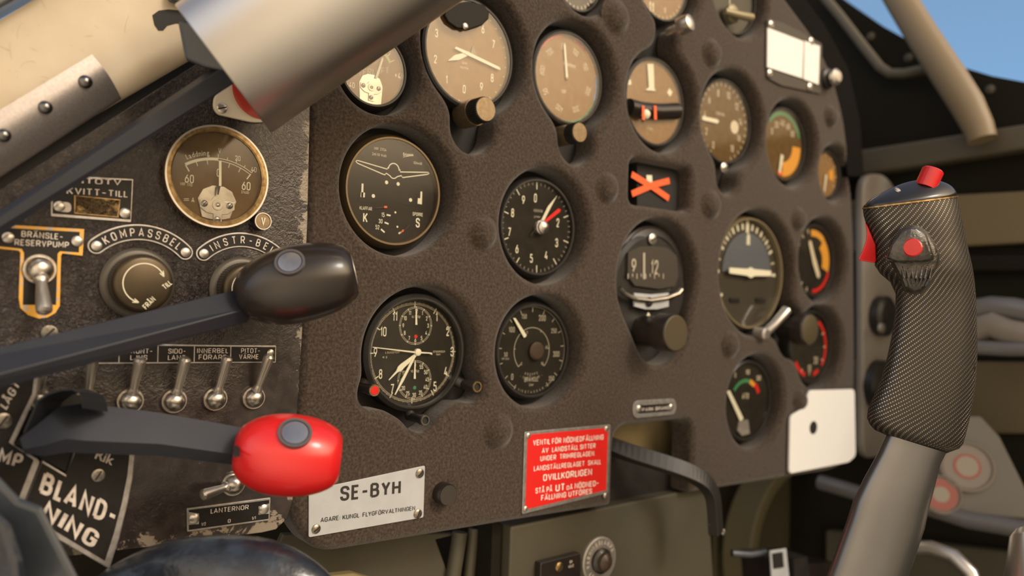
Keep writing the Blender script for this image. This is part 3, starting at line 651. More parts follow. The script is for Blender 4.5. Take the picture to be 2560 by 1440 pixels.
# --- fuel gauge
d = Dial('fuel', 'fuel_gauge', 'round fuel gauge marked BRÄNSLE with 0 to 350 scale and short white needle', rim=black)
for st, x, y, h in (('0', 1280, 942, 16), ('50', 1264, 886, 11), ('100', 1279, 824, 14), ('150', 1310, 791, 12), ('200', 1355, 795, 15), ('250', 1384, 827, 12), ('300', 1390, 885, 14), ('350', 1378, 946, 12), ('BRÄNSLE', 1328, 948, 12)): d.txt(st, x, y, h, xs=.8, bold=.016, c=GP)
d.txt('Liter', 1328, 961, 7, GP); d.txt('VRF 2454', 1263, 897, 6, GP)
d.ticks([i * 21.3 - 150 for i in range(15)], .84, .94, .018, GP)
d.arc(-128, 118, .95, .012, GP, 60); d.arc(-133, 133, .50, .016, GP, 50); d.ticks([-133, 133], .42, .5, .016, GP); d.ticks([-85, -30, 30, 85], .46, .5, .016, GP)
d.b.m(GP).arctext('KROPPS', d.fr, (0, 0), d.R * .52, math.radians(202), math.radians(158), d.R * .06, inward=True); d.b.arctext('-TANKAR-', d.fr, (0, 0), d.R * .62, math.radians(212), math.radians(148), d.R * .06, inward=True)
d.b.m(GP).arctext('VINGTANKAR', d.fr, (0, 0), d.R * .90, math.radians(205), math.radians(155), d.R * .06, inward=True); d.arc(208, 225, .90, .012, GP, 10); d.arc(135, 152, .90, .012, GP, 10)
d.txt('0', 1303, 909, 8, GP); d.txt('60', 1366, 868, 8, GP); d.txt('90', 1355, 909, 8, GP); d.txt('10', 1317, 831, 7, GP)
d.needle([(1282, 795), (1288, 795), (1316, 838), (1313, 843), (1309, 844)], cream)
build(lambda b: b.lathe(Fr(d.at(1337, 877)), [(d.R * .2, 0), (d.R * .2, .003), (d.R * .16, .0045), (0, .005)], 36), 'hub', mat('hub brown', (.045, .025, .012), .5), d.t); d.done()
# --- eight-day clock
d = Dial('clock', 'cockpit_clock', 'round black aircraft clock with two subdials and three winding buttons below', rim=black, dd=.0045, rimw=.003, cat='clock', rimh=.004)
for st, x, y in (('1', 1091, 792), ('2', 1119, 828), ('3', 1130, 879), ('4', 1114, 928), ('5', 1087, 966), ('7', 980, 972), ('8', 951, 935), ('9', 938, 881), ('10', 958, 829), ('11', 987, 791)): d.txt(st, x, y, 24, xs=.72, bold=.006)
d.ticks([0, 30, 60, 90, 120, 150, 180, 210, 240, 270, 300, 330], .82, .93, .016); d.ticks([i * 1.5 for i in range(240)], .875, .895, .005, FA); d.arc(0, 360, .87, .004, FA, 90); d.arc(0, 360, .90, .004, FA, 90)
d.ticks([i * 6 for i in range(60)], .87, .915, .006, FA)
for (cx, cy, labs, rr) in ((1039, 814, ['12', '1', '2', '3', '4', '5', '6', '7', '8', '9', '10', '11'], .345), (1036, 950, ['0', '55', '50', '45', '40', '35', '30', '25', '20', '15', '10', '5'], .355)):
    C = d.at(cx, cy); f = Fr(C); R = d.R * rr
    for q in (1, .93): d.b.m(FA).stroke([f(R * q * math.sin(t * PI / 36), R * q * math.cos(t * PI / 36)) for t in range(73)], .00022, th=.0003)
    d.b.m(CR)
    for k in range(12):
        a = k * PI / 6; d.b.stroke([f(R * .93 * math.sin(a), R * .93 * math.cos(a)), f(R * 1.02 * math.sin(a), R * 1.02 * math.cos(a))], .0006, th=.0003)
        d.b.text(labs[k], Fr(f(R * .77 * math.sin(a), R * .77 * math.cos(a))), 10.5 * ppm(1040, d.Y), .78, .008, w=.0003)
    d.b.m(RE if cy < 850 else GR).flat([Fr(d.at(cx, cy + (27 if cy < 850 else 19)))(.0014 * math.cos(t * PI / 10), .0014 * math.sin(t * PI / 10), .0004) for t in range(20)])
d.b.m(FA).arctext('FLYGTID', d.fr, (d.at(1039, 822).x - d.fr.o.x, d.at(1039, 822).z - d.fr.o.z), 31 * ppm(1040, d.Y), -.4, .4, 6 * ppm(1040, d.Y)); d.b.arctext('TEMPUS', d.fr, (d.at(1036, 958).x - d.fr.o.x, d.at(1036, 958).z - d.fr.o.z), 31 * ppm(1040, d.Y), -.4, .4, 6 * ppm(1040, d.Y))
d.txt('L.SUNDSTEDT', 981, 881, 5, FA, 1.15, 0); d.txt('K 2', 962, 893, 5, FA, 1.5, 0); d.txt('STOCKHOLM', 1097, 879, 5, FA, 1.1, 0); d.txt('3601', 1095, 886, 4, FA, 1.3, 0)
d.needle([(1039, 772), (1041, 772), (1043, 812), (1038, 812)], cream, h=.001, name='subdial_hand', th=.0003); d.needle([(1036, 905), (1038, 905), (1039, 947), (1034, 947)], cream, h=.001, name='subdial_hand', th=.0003)
d.needle([(1036, 885), (1042, 889), (1010, 919), (1005, 925), (993, 931), (972, 951), (971, 949), (990, 927), (994, 917), (1001, 910)], cream, h=.0016, name='hour_hand')
d.needle([(1035, 887), (1040, 888), (1009, 951), (988, 987), (986, 986), (1003, 948)], cream, h=.0022, name='minute_hand')
d.needle([(931, 867), (932, 869), (1040, 883), (1073, 884), (1080, 887), (1080, 882), (1074, 881), (1040, 879)], cream, h=.0028, name='second_hand', th=.0003)
f = Fr(d.at(1040, 880)); build(lambda b: b.lathe(f, [(.0027, .001), (.0027, .0034), (.002, .0038), (0, .0039)], 28), 'hub', cream, d.t)
for x, y, bx, by, r, mm, cap in ((936, 976, 905, 958, 14, black, redplastic), (1193, 967, 1150, 955, 13, brass, dark), (1063, 1051, 1028, 1038, 12, steel, dark)):
    a = P(bx, by, YG + .002); q = ppm(x, -.006); c = P(x, y, -.008); r *= q; f = Fr(c)
    s = build(lambda b: (b.lathe(f, [(r * .9, -.024), (r * .9, -.006), (r * 1.08, -.005), (r * 1.08, -.0005), (r * .92, 0), (r * .78, -.0002), (r * .78, -.003)], 32), b.tube([Vector((c.x, YG + .0005, c.z)), Vector((c.x * .6 + d.c.x * .4, YG + .016, c.z * .6 + d.c.z * .4))], r * 1.1)), 'push_button', blackplastic if mm is black else black, d.t)
    build(lambda b: b.ring(f, r * .76, r * 1.04, -.0008, .0004, 32), 'button_rim', mm if mm is not black else brass, s)
    build(lambda b: b.lathe(f, [(r * .80, -.001), (r * .78, .0006 if cap is redplastic else -.0012), (0, .0008 if cap is redplastic else -.001)], 32), 'button_cap', cap, s)
d.done()
# --- outside air temperature
d = Dial('temp', 'air_temperature_gauge', 'small outside air temperature gauge with tan reflection tint, half hidden behind the silver handle', face=tan_reflect_dial, rim=black, rimw=.001)
d.b.m(GP).ptext('YTTERLUFT', (868, 192), (972, 184), 17, d.Y); d.txt('+40', 998, 190, 17, CR, .85); d.txt('0', 974, 124, 13, CR); d.txt('-40', 876, 212, 15, CR)
d.arc(-62, 62, .62, .05, LI); d.arc(-62, 62, .66, .01, CR); d.ticks([-60, -45, -30, -15, 0, 15, 30, 45, 60], .66, .78, .018)
d.needle([(955, 143), (958, 148), (943, 196), (937, 195)], cream); movement(d, 926, 222, 66); d.done()
# --- altimeter
d = Dial('alti', 'altimeter', 'large altimeter with tan reflection tint, two white hands and knurled knob below', face=tan_reflect_dial, rim=black, dd=.004, rimw=.002)
for st, x, y in (('0', 1160, 223), ('1', 1116, 199), ('2', 1088, 148), ('3', 1091, 83), ('6', 1207, 73), ('7', 1233, 111), ('8', 1230, 195), ('9', 1203, 217)): d.txt(st, x, y, 21, xs=.75, bold=.01)
for a in range(-170, 190, 12): d.ticks([a], .90 if a % 36 else .84, .93, .012, CR)
d.txt('QNH', 1161, 158, 7, FA, 1., 0); d.txt('METER', 1160, 170, 6, FA, 1.2, 0)
d.needle([(1167, 130), (1172, 138), (1147, 150), (1119, 152), (1136, 138)], cream, name='short_hand'); d.needle([(1136, 121), (1140, 117), (1170, 130), (1248, 168), (1251, 175), (1243, 173), (1168, 138)], cream, h=.002, name='long_hand')
build(lambda b: b.prism([d.at(x, y, .001) for x, y in [(1175, 138), (1182, 114), (1192, 136)]], Vector((0, -.0003, 0))), 'index_triangle', mat('tan light', (.30, .22, .13), .5), d.t); d.hub(.0022, brass, px=(1167, 134))
build(lambda b: b.prism([P(x, y, YG - .0006) for x, y in [(1107, 22), (1120, 14), (1165, 5), (1205, 14), (1219, 34), (1216, 50), (1200, 66), (1170, 76), (1138, 73), (1116, 58), (1107, 42)]], Vector((0, -.003, 0))), 'top_shroud', mat('shroud black', (.012, .010, .009), .45, spec=.15), d.t, bevel=.001)
screw(d.t, P(1163, 66, YG - .0036), .0028, 0, chrome, slot=False)
f = Fr(P(1214, 271, -.012)); kb = knob(d.t, Fr(P(1214, 273, -.012) + Vector((0, .013, 0))), 32 * ppm(1200, -.005), .013); build(lambda b: b.lathe(Fr(P(1214, 273, -.012) + Vector((0, .03, 0))), [(.0108, 0), (.0108, .017)], 28), 'knob_shaft', knobface, d.t); d.done()
# --- airspeed
d = Dial('speed', 'airspeed_gauge', 'airspeed gauge with brown reflection tint and red, amber, blue and green scale arc', face=tan_reflect_dial, rim=black, rimw=.002, dd=.004)
d.arc(-55, -8, .92, .035, RE, 14); d.arc(14, 38, .92, .035, RE, 14); d.arc(38, 76, .92, .035, AM, 14); d.arc(76, 110, .94, .04, BL, 14); d.arc(110, 200, .94, .03, GR, 24)
for st, a in (('80', -2), ('700', -40), ('600', -80), ('50', -118), ('400', -160), ('300', 158), ('200', 108), ('150', 62), ('100', 28)): d.ptx(st, a - 6, .70, .13, FA, .8, .0, rot=math.radians(-a))
d.ptx('Km/tim', 15, .35, .10, FA, .9); d.ptx('VRF', -170, .3, .09, FA); d.ticks(range(-150, 170, 15), .93, .98, .012, FA)
d.pneedle(-8, .78, .03, .024, cream); d.hub(.0016, brass)
knob(d.t, Fr(P(1449, 331, -.012) + Vector((0, .011, 0))), 26 * ppm(1449, -.012), .011); build(lambda b: b.lathe(Fr(P(1449, 331, -.012) + Vector((0, .028, 0))), [(.0088, 0), (.0088, .017)], 28), 'knob_shaft', knobface, d.t); d.done()
# --- turn indicator
d = Dial('turn', 'turn_and_slip_gauge', 'turn and slip gauge with tan reflection tint and a thick vertical white bar above a ball tube', face=tan_reflect_dial, rim=black, rimw=.002)
build(lambda b: b.prism([d.at(x, y, .001) for x, y in [(1617, 160), (1632, 160), (1634, 222), (1638, 228), (1612, 226), (1621, 218)]], Vector((0, -.001, 0))), 'turn_bar', cream, d.t)
d.line([(1571, 200), (1573, 212)], .006); d.line([(1670, 226), (1678, 236)], .006)
build(lambda b: b.tube([P(1570, 268, YG + .001), P(1600, 276, YG + .001), P(1640, 280, YG + .001), P(1690, 278, YG + .001)], .0085, 16), 'ball_tube', blackplastic, d.t)
build(lambda b: b.lathe(Fr(P(1617, 285, YG - .008)), [(.0045, -.003), (.0045, 0), (.003, .002), (0, .003)], 20), 'slip_ball', cream, d.t)
for x in (1607, 1637): build(lambda b: b.pp([(x - 3, 264), (x + 3, 265), (x + 4, 300), (x - 2, 299)], YG - .008, .0006), 'ball_index', orange, d.t)
d.b.m(FA).text('2 MIN', Fr(d.at(1625, 322)), .003, .9, 0, w=.0003); d.done()
# --- top gauge with chrome knob
d = Dial('top5', 'clearance_gauge', 'gauge cut off by the top edge above the turn indicator, with small chrome knob', face=tan_reflect_dial, rim=black)
d.txt('11', 1628, 18, 26, CR, .9, .02); d.txt('0', 1662, 26, 14, FA); d.ticks(range(120, 250, 10), .86, .94, .02, FA)
f = axis_frame(P(1668, 82, .004), Vector((.15, -1, .2))); build(lambda b: (b.lathe(f, [(.004, 0), (.004, .012), (.0085, .014), (.0092, .02), (.0078, .026), (.004, .0275), (0, .0278)], 28)), 'setting_knob', chrome, d.t); d.done()
# --- valve
d = Dial('valve', 'fuel_valve_selector', 'recessed olive selector valve with a crossbar handle at the top of the panel', face=olive, rim=black, cat='valve', gl=False)
build(lambda b: (b.lathe(Fr(P(1822, 38, YG - .002)), [(.010, 0), (.010, .006), (.007, .008), (0, .0085)], 24), b.tube([P(1812, 28, -.0), P(1840, 36, -.004), P(1878, 44, -.004)], [.0035, .004, .0045], 12)), 'valve_handle', mat('valve brass', (.30, .26, .16), .5, .5), d.t)
d.txt('I', 1824, 6, 20, CR); d.done()
# --- tachometer
d = Dial('rpm', 'engine_speed_gauge', 'blurred brown gauge with stubby pale pointer at nine o\'clock and screw in lobe beneath', face=brown_reflect_dial, rim=black)
for k, a in enumerate(range(-150, 180, 33)): d.ptx(str(k * 2), a, .70, .17, FA, .8, .01)
d.ticks(range(-150, 160, 11), .86, .95, .02, FA); d.txt('VARV/MIN', 1800, 285, 8, FA); d.needle([(1755, 290), (1792, 298), (1797, 303), (1793, 309), (1755, 300)], cream); d.dot(1836, 318, .007, FA)
f = Fr(P(1809, 420, .002)); screw(d.t, f.o, .0055, .3, satin); d.done()
# --- oil
d = Dial('oil', 'oil_temperature_gauge', 'blurred gauge with pale green upper arc and broad amber lower arc under the white card', face=brown_reflect_dial, rim=black)
d.arc(-50, 70, .86, .10, GR); d.arc(88, 178, .68, .40, AM); d.arc(178, 196, .8, .12, OR); d.pneedle(192, .85, .07, .05, cream, r0=.3)
for k, a in enumerate(range(-60, 80, 28)): d.ptx(str(k * 20), a, .6, .17, FA)
d.done()
d = Dial('small', 'fuel_pressure_gauge', 'smallest blurred gauge at the right edge of the panel with tiny amber spot', face=tan_reflect_dial, rim=black)
d.arc(60, 110, .5, .36, AM); d.pneedle(190, .8, .06, .05, cream); d.ticks(range(-120, 130, 30), .8, .92, .04, FA); d.done()
# --- artificial horizon
d = Dial('horizon', 'artificial_horizon', 'largest dial, an artificial horizon with grey-blue sky disc and cream aircraft bar', face=mat('horizon ground', (.055, .045, .03), .5), rim=mat('tan rim', (.20, .16, .09), .5), rimw=.0005, dd=.006)
f = d.fr; R = d.R
build(lambda b: b.lathe(Fr(f(0, 0, .0003)), [(R * .74, 0), (R * .74, .0012), (0, .0012)], 48, False, 0, PI), 'sky_disc', mat('horizon sky', (.115, .125, .150), .55), d.t)
d.ticks([-120, -90, -60, -45, -30, -20, -10, 10, 20, 30, 45, 60, 90], .80, .92, .055, CR); d.ticks([-75, -52, -38, 38, 52, 75], .80, .90, .03, FA); d.ticks([0], .70, .97, .09)
build(lambda b: b.prism([P(x, y, YG + .001) for x, y in [(1822, 669), (1868, 672), (1876, 668), (1884, 673), (1926, 677), (1926, 690), (1885, 690), (1876, 695), (1866, 689), (1822, 683)]], Vector((0, -.001, 0))), 'aircraft_bar', cream, d.t)
d.pneedle(0, .74, .05, .045, cream, r0=.52, name='bank_pointer')
for x in (1835, 1900): build(lambda b: b.pp([(x - 12, 745), (x + 12, 747), (x + 14, 757), (x - 10, 756)], d.Y - .001, .0005), 'ground_line', black, d.t)
build(lambda b: (b.tube([P(1908, 838, .002), P(1935, 812, -.006), P(1966, 776, -.008)], [.0050, .0048, .0058], 14), b.lathe(Fr(P(1915, 835, -.006)), [(.0068, -.012), (.0068, 0), (.005, .002), (0, .0025)], 24)), 'caging_lever', satin, d.t)
f = Fr(P(2026, 824, -.022) + Vector((0, .024, 0))); o = build(lambda b: b.lathe(f, [(.0135, -.012), (.0135, .006), (.0175, .008), (.0175, .022), (.016, .024)], 36), 'setting_knob', blackplastic, d.t)
build(lambda b: b.lathe(f, [(.0165, .0239), (.0150, .0246), (0, .0246)], 36), 'knob_cap', mat('cap brown', (.10, .08, .045), .5, .3), o); d.done()
# --- directional gyro
d = Dial('compass', 'directional_gyro', 'oval-looking black directional gyro with drum window, white lower band and big knob', face=black, rim=blackplastic, rimw=.002, dd=.010, gl=False)
f = Fr(P(1624, 690, .010)); R = d.R
build(lambda b: b.lathe(Fr(d.c), [(R * 1.0, -.008), (R * .98, .001), (R * .84, .004), (R * .80, .002)], 56, cap=False), 'bezel', black, d.t)
build(lambda b: b.pp([(1563, 632), (1590, 618), (1625, 615), (1660, 620), (1684, 640), (1688, 690), (1680, 715), (1640, 722), (1580, 714), (1562, 690)], .008, .004), 'drum_window', mat('drum', (.05, .042, .032), .45), d.t)
b = MB(); b.m(0).text('9', Fr(P(1584, 664, .0036)), .013, .9, .02); b.text('12', Fr(P(1636, 668, .0036)), .014, .75, .02); b.pl([(1610, 632), (1610, 698)], .003, .0036); 
for k in range(9): b.pl([(1570 + k * 11, 684), (1570 + k * 11, 697 - (5 if k % 2 else 0))], .0012, .0036)
b.obj('drum_scale', greyprint, d.t)
build(lambda b: b.prism([P(x, y, .003) for x, y in [(1582, 732), (1625, 736), (1668, 732), (1668, 766), (1640, 773), (1610, 773), (1583, 766)]], Vector((0, -.002, 0))), 'white_band', whiteplate, d.t)
build(lambda b: b.ring(Fr(P(1626, 727, .002)), .0505, .054, -.002, .002, 48) if 0 else b.tube([P(x, y, .0) for x, y in [(1549, 720), (1560, 734), (1590, 748), (1625, 752), (1665, 746), (1695, 734), (1703, 724)]], .0025, 10), 'chrome_strap', steel, d.t)
screw(d.t, P(1622, 755, .0004), .0045, .4, dark); screw(d.t, P(1630, 598, .006), .0055, .4, satin); 
build(lambda b: (b.flat([P(x, y, .0005) for x, y in [(1612, 797), (1621, 780), (1631, 797)]]),), 'index_triangle', cream, d.t)
build(lambda b: b.lathe(Fr(P(1622, 720, .010)), [(.052, -.004), (.052, 0), (.048, .003), (0, .003)], 48), 'lower_body', black, d.t)
f = Fr(P(1690, 833, -.034)); o = build(lambda b: b.lathe(f, [(.015, -.046), (.015, -.020), (.0175, -.018), (.0175, -.002), (.0165, 0)], 40), 'setting_knob', blackplastic, d.t)
build(lambda b: b.lathe(f, [(.0168, -.0004), (.0155, .0006), (0, .0006)], 40), 'knob_cap', mat('cap brown', (.10, .08, .045), .5, .3), o); d.done()
# --- manifold pressure
d = Dial('manifold', 'manifold_pressure_gauge', 'blurred gauge right of the artificial horizon with amber arc and pale slanted pointer', face=dialm, rim=black)
d.arc(-10, 40, .78, .18, AM); d.arc(40, 110, .66, .36, AM); d.arc(110, 180, .85, .10, RE); d.pneedle(150, .55, .10, .08, fade); d.pneedle(-25, .62, .09, .07, fade)
d.ticks(range(-160, 0, 20), .8, .92, .04, FA); d.done()
d = Dial('lower', 'cylinder_temperature_gauge', 'blurred dark gauge with broken red arcs behind the black horizon setting knob', face=dialm, rim=black)
d.arc(30, 130, .82, .10, RE); d.arc(145, 165, .80, .12, RE); d.arc(195, 240, .80, .12, RE); d.ptx('10', 180, .6, .2, FA); d.ptx('20', 140, .5, .2, FA); d.ticks([60, 90, 120, 180, 210], .7, .8, .03, FA); d.done()
# --- engine gauge
d = Dial('engine', 'hydraulic_pressure_gauge', 'blurred black gauge with green, amber and red arc and long pale pointer', face=dialm, rim=black, rimw=.002)
cx = d.at(1880, 1040) - d.fr.o
def marc(a0, a1, r, w, c): d.b.m(c).stroke([Fr(d.at(1862, 1010))(r * math.sin(math.radians(t)), r * math.cos(math.radians(t))) for t in np.linspace(a0, a1, 16)], w, th=.0003)
marc(-52, 18, .0255, .004, GR); marc(18, 40, .0255, .0055, AM); marc(40, 66, .027, .0055, RE)
for st, x, y in (('0', 1838, 938), ('100', 1869, 930), ('200', 1896, 945)): d.txt(st, x, y, 12, FA, .8, .02)
d.txt('ATO', 1863, 990, 14, FA, .9, .02)
d.needle([(1816, 978), (1824, 976), (1858, 1046), (1850, 1054)], cream); build(lambda b: b.prism([P(x, y, d.Y) for x, y in [(1843, 1052), (1866, 1048), (1870, 1084), (1850, 1090), (1838, 1076)]], Vector((0, -.003, 0))), 'pointer_root', greyp, d.t, bevel=.001); d.done()
d = Dial('edge', 'dark_top_gauge', 'dark recessed gauge mostly cut off by the top edge, between altimeter and airspeed gauge', face=dialm, rim=black); d.ticks(range(100, 260, 12), .8, .92, .03, FA); d.done()
# ================================================================== THINGS ON THE MAIN PANEL
N_ = Vector((0, -1, 0))
def pplate(name, label, cat, px, Y, th, mt, r=.0015, bevel=.0004, group=None):
    """a plate standing as prism on plane Y (front at Y-th)"""
    pts = rpoly([P(a, b, Y - th) for a, b in px], r, 4) if r else [P(a, b, Y - th) for a, b in px]
    c = sum(pts, Vector((0, 0, 0))) / len(pts); t = thing(name, label, cat, Vector((c.x, Y, c.z)), group)
    build(lambda b: b.prism([p + Vector((0, th, 0)) for p in pts], N_ * th), 'plate', mt, t, bevel=bevel); return t
t = pplate('registration_plate', 'white engraved plate reading SE-BYH beside the red lever knob', 'plate', [(772, 1226), (772, 1344), (1059, 1294), (1063, 1164)], 0, .0012, whiteplate)
b = MB(); Y = -.0012; b.ptext('SE-BYH', (850, 1253), (1001, 1235), 37, Y, .022); b.ptext('AGARE: KUNGL. FLYGFÖRVALTNINGEN', (801, 1306), (1037, 1275), 11.5, Y, .008); b.obj('engraved_lettering', inkm, t)
for x, y, a in ((1049, 1183, .8), (1044, 1284, 1.2), (790, 1322, .6)): screw(t, P(x, y, Y), 11.5 * ppm(x), a, mat('old screw', (.38, .34, .28), .38, .9, noise=(500, (.22, .18, .13))))
t = pplate('warning_plate', 'red enamelled warning plate with white Swedish text and four corner rivets', 'sign', [(1312, 1080), (1306, 1286), (1521, 1233), (1527, 1061)], 0, .0014, platem)
build(lambda b: b.prism([P(x, y, -.0014) for x, y in [(1319, 1087), (1313, 1274), (1515, 1225), (1520, 1069)]], N_ * .0002), 'red_field', red, t)
b = MB(); Y = -.0016
for st, A, B, h, bo in (('VENTIL FÖR NÖDNEDFÄLLNING', (1332, 1114), (1508, 1099), 14, .014), ('AV  LANDSTÄLL SITTER', (1354, 1133), (1488, 1120), 13, .014), ('UNDER  TRIMREGLAGEN.', (1350, 1153), (1487, 1139), 13, .014), ('LANDSTÄLLREGLAGET  SKALL', (1334, 1178), (1502, 1160), 13, .012),
                        ('OVILLKORLIGEN', (1357, 1203), (1479, 1187), 17, .016), ('STÅ PÅ', (1338, 1234), (1380, 1229), 14, .014), ('UT', (1388, 1229), (1411, 1226), 18, .02), ('DÅ', (1416, 1225), (1431, 1223), 11, .014), ('NÖDNED-', (1436, 1222), (1496, 1214), 14, .014), ('FÄLLNING UTFÖRES', (1352, 1252), (1479, 1234), 14, .014)):
    b.ptext(st, A, B, h, Y, bo)
b.obj('white_lettering', mat('white enamel', (.88, .84, .78), .45), t)
for x, y in ((1321, 1089), (1516, 1072), (1314, 1272), (1513, 1239)): screw(t, P(x, y, Y), 6.5 * ppm(x), slot=False, mt=satin, name='rivet')
t = pplate('parking_brake_plate', 'small oval alloy plate reading PARK BRAKE with two bright rivets', 'plate', [(1583, 1002), (1583, 1047), (1691, 1036), (1691, 996)], 0, .0012, platem, r=.012)
build(lambda b: b.prism(rpoly([P(x, y, -.0012) for x, y in [(1593, 1014), (1593, 1034), (1682, 1027), (1682, 1008)]], .006, 4), N_ * .0002), 'black_field', plateblk, t)
build(lambda b: b.ptext('PARK BRAKE', (1605, 1029), (1672, 1023), 9, -.0014), 'lettering', letterm, t)
for x, y in ((1597, 1022), (1677, 1018)): screw(t, P(x, y, -.0014), .0032, slot=False, mt=satin, name='rivet')
# push button
f = Fr(P(1121, 1238, -.009)); t = thing('push_button', 'round black push button with dished face right of the SE-BYH plate', 'button', Vector((f.o.x, 0, f.o.z)))
r = 27 * ppm(1120)
build(lambda b: b.lathe(f, [(r * 1.02, -.0095), (r * 1.02, -.001), (r * .96, .0002), (r * .86, 0)], 48), 'button_body', blackplastic, t); build(lambda b: b.lathe(f, [(r * .90, .0002), (r * .80, -.0006), (r * .4, -.0016), (0, -.002)], 48), 'button_face', mat('smoked metal', (.15, .135, .12), .33, .8), t)
# annunciator with orange cross
t = thing('warning_flag_window', 'recessed black rectangular window with bright orange X flag', 'indicator', P(1645, 520, .016))
build(lambda b: b.prism([P(x, y, .028) for x, y in [(1570, 385), (1570, 540), (1740, 555), (1740, 395)]], N_ * .012), 'window_box', dark, t)
b = MB(); Y = .015
b.pl([(1577, 436), (1630, 468), (1670, 496)], .0062, Y, .0012); b.obj('orange_flag_bar', orange, t); b = MB(); b.pl([(1576, 485), (1628, 463), (1670, 452)], .0062, Y, .0020); b.obj('orange_flag_bar', orange, t)
build(lambda b: b.pl([(1622, 438), (1623, 460)], .0080, Y, .0006), 'white_index', cream, t)
# white card with screws
t = thing('correction_card_holder', 'white blank card in black holder with four screws at upper right', 'card', P(1980, 240, 0))
build(lambda b: b.prism(rpoly([P(x, y, 0) for x, y in [(1915, 46), (1913, 195), (1950, 215), (2050, 236), (2052, 110), (1960, 60)]], .004), N_ * .002), 'holder', mat('card holder', (.05, .042, .033), .5), t, bevel=.0006)
build(lambda b: b.prism([P(x, y, -.002) for x, y in [(1917, 70), (1916, 168), (2003, 196), (2006, 104)]], N_ * .0014), 'white_card', whitecard, t); build(lambda b: b.prism([P(x, y, -.0022) for x, y in [(2009, 103), (2007, 198), (2044, 212), (2047, 116)]], N_ * .0014), 'white_card', whitecard, t)
for x, y in ((1927, 62), (2027, 104), (1924, 184), (2024, 218)): screw(t, P(x, y, -.002), 10.5 * ppm(x), .3, satin)
f = Fr(P(2092, 192, -.014)); t = thing('panel_lamp', 'small button with rosy metal cap right of the white card', 'button', P(2085, 192, 0)); build(lambda b: b.lathe(Fr(Vector((f.o.x, 0, f.o.z))), [(.012, 0), (.012, .004), (.008, .006), (.008, .014)], 28), 'lamp_body', black, t); build(lambda b: b.lathe(f, [(.0095, -.004), (.0095, 0), (.006, .003), (0, .0035)], 28), 'lamp_cap', satin, t)
t = pplate('blank_cover_plate', 'plain white cover plate with cut corner and dark centre hole at lower right', 'plate', [(1977, 1040), (1974, 1185), (2123, 1156), (2140, 1140), (2137, 973), (2024, 976), (2012, 1020)], -.002, .003, whitecard, r=.006, bevel=.0008)
build(lambda b: b.lathe(Fr(P(2033, 1069, -.005)), [(16 * ppm(2033), -.001), (16 * ppm(2033), .0006), (0, .0007)], 28), 'hole', dark, t)
# bent gear lever
t = thing('bent_lever', 'black bent flat lever curving out of the lower slot and down', 'lever', P(1640, 1160, .01))
pts = [P(1500, 1105, .030), P(1560, 1128, .012), P(1620, 1146, -.004), P(1690, 1168, -.020), P(1735, 1186, -.028), P(1764, 1206, -.033), P(1780, 1232, -.036), P(1786, 1262, -.037), P(1790, 1334, -.037)]
for _ in range(2): pts = [pts[0]] + [q for i in range(len(pts) - 1) for q in (pts[i] * .75 + pts[i + 1] * .25, pts[i] * .25 + pts[i + 1] * .75)] + [pts[-1]]
build(lambda b: b.tube(pts, .006, sq=(.0075, .0050), up=Vector((.3, -1, .1))), 'lever_arm', mat('worn black', (.018, .016, .014), .45, wear=(150, (.16, .13, .10), .66)), t, bevel=.0008)
screw(t, P(1808, 1330, -.03), .003, slot=False, mt=satin)
# ================================================================== LEFT SWITCH PANEL
left = [(-260, 640), (540, 128), (776, -20), (775, 250), (769, 560), (756, 830), (744, 1030), (731, 1262), (688, 1324), (420, 1362), (-260, 1440)]
pts = [P(x, y, YL) for x, y in left]; pts = pts[:7] + rpoly(pts[6:10], .012)[5:15] + pts[9:]
t = thing('switch_console', 'black crackle-painted left side panel carrying toggle switches and light knobs', 'switch panel', P(400, 1350, 0))
lp = [P(x, y, YL) for x, y in [(-260, 640), (540, 128), (776, -20), (776, 250), (769, 560), (756, 830), (744, 1030)]]
cr_ = [P(x, y, YL) for x, y in [(735, 1230), (730, 1262), (717, 1298), (690, 1324), (655, 1332)]]
lp += cr_ + [P(x, y, YL) for x, y in [(420, 1362), (-260, 1440)]]
build(lambda b: b.prism([p + Vector((0, .005, 0)) for p in lp], N_ * .005), 'panel_sheet', crack, t, bevel=.0007)
build(lambda b: b.prism([p + Vector((-.01, .012, 0)) for p in lp], N_ * .006), 'panel_backing', dark, t)
PZ = lambda x, y: P(x, y, YL)
def lab(name, label, px, inner, Y=YL, th=.001, border=platem, r=.0008):
    t = pplate(name, label, 'plate', px, Y, th, border, r=r, bevel=.0003)
    if inner: build(lambda b: b.prism([P(x, y, Y - th) for x, y in inner], N_ * .00015), 'black_field', plateblk, t)
    return t
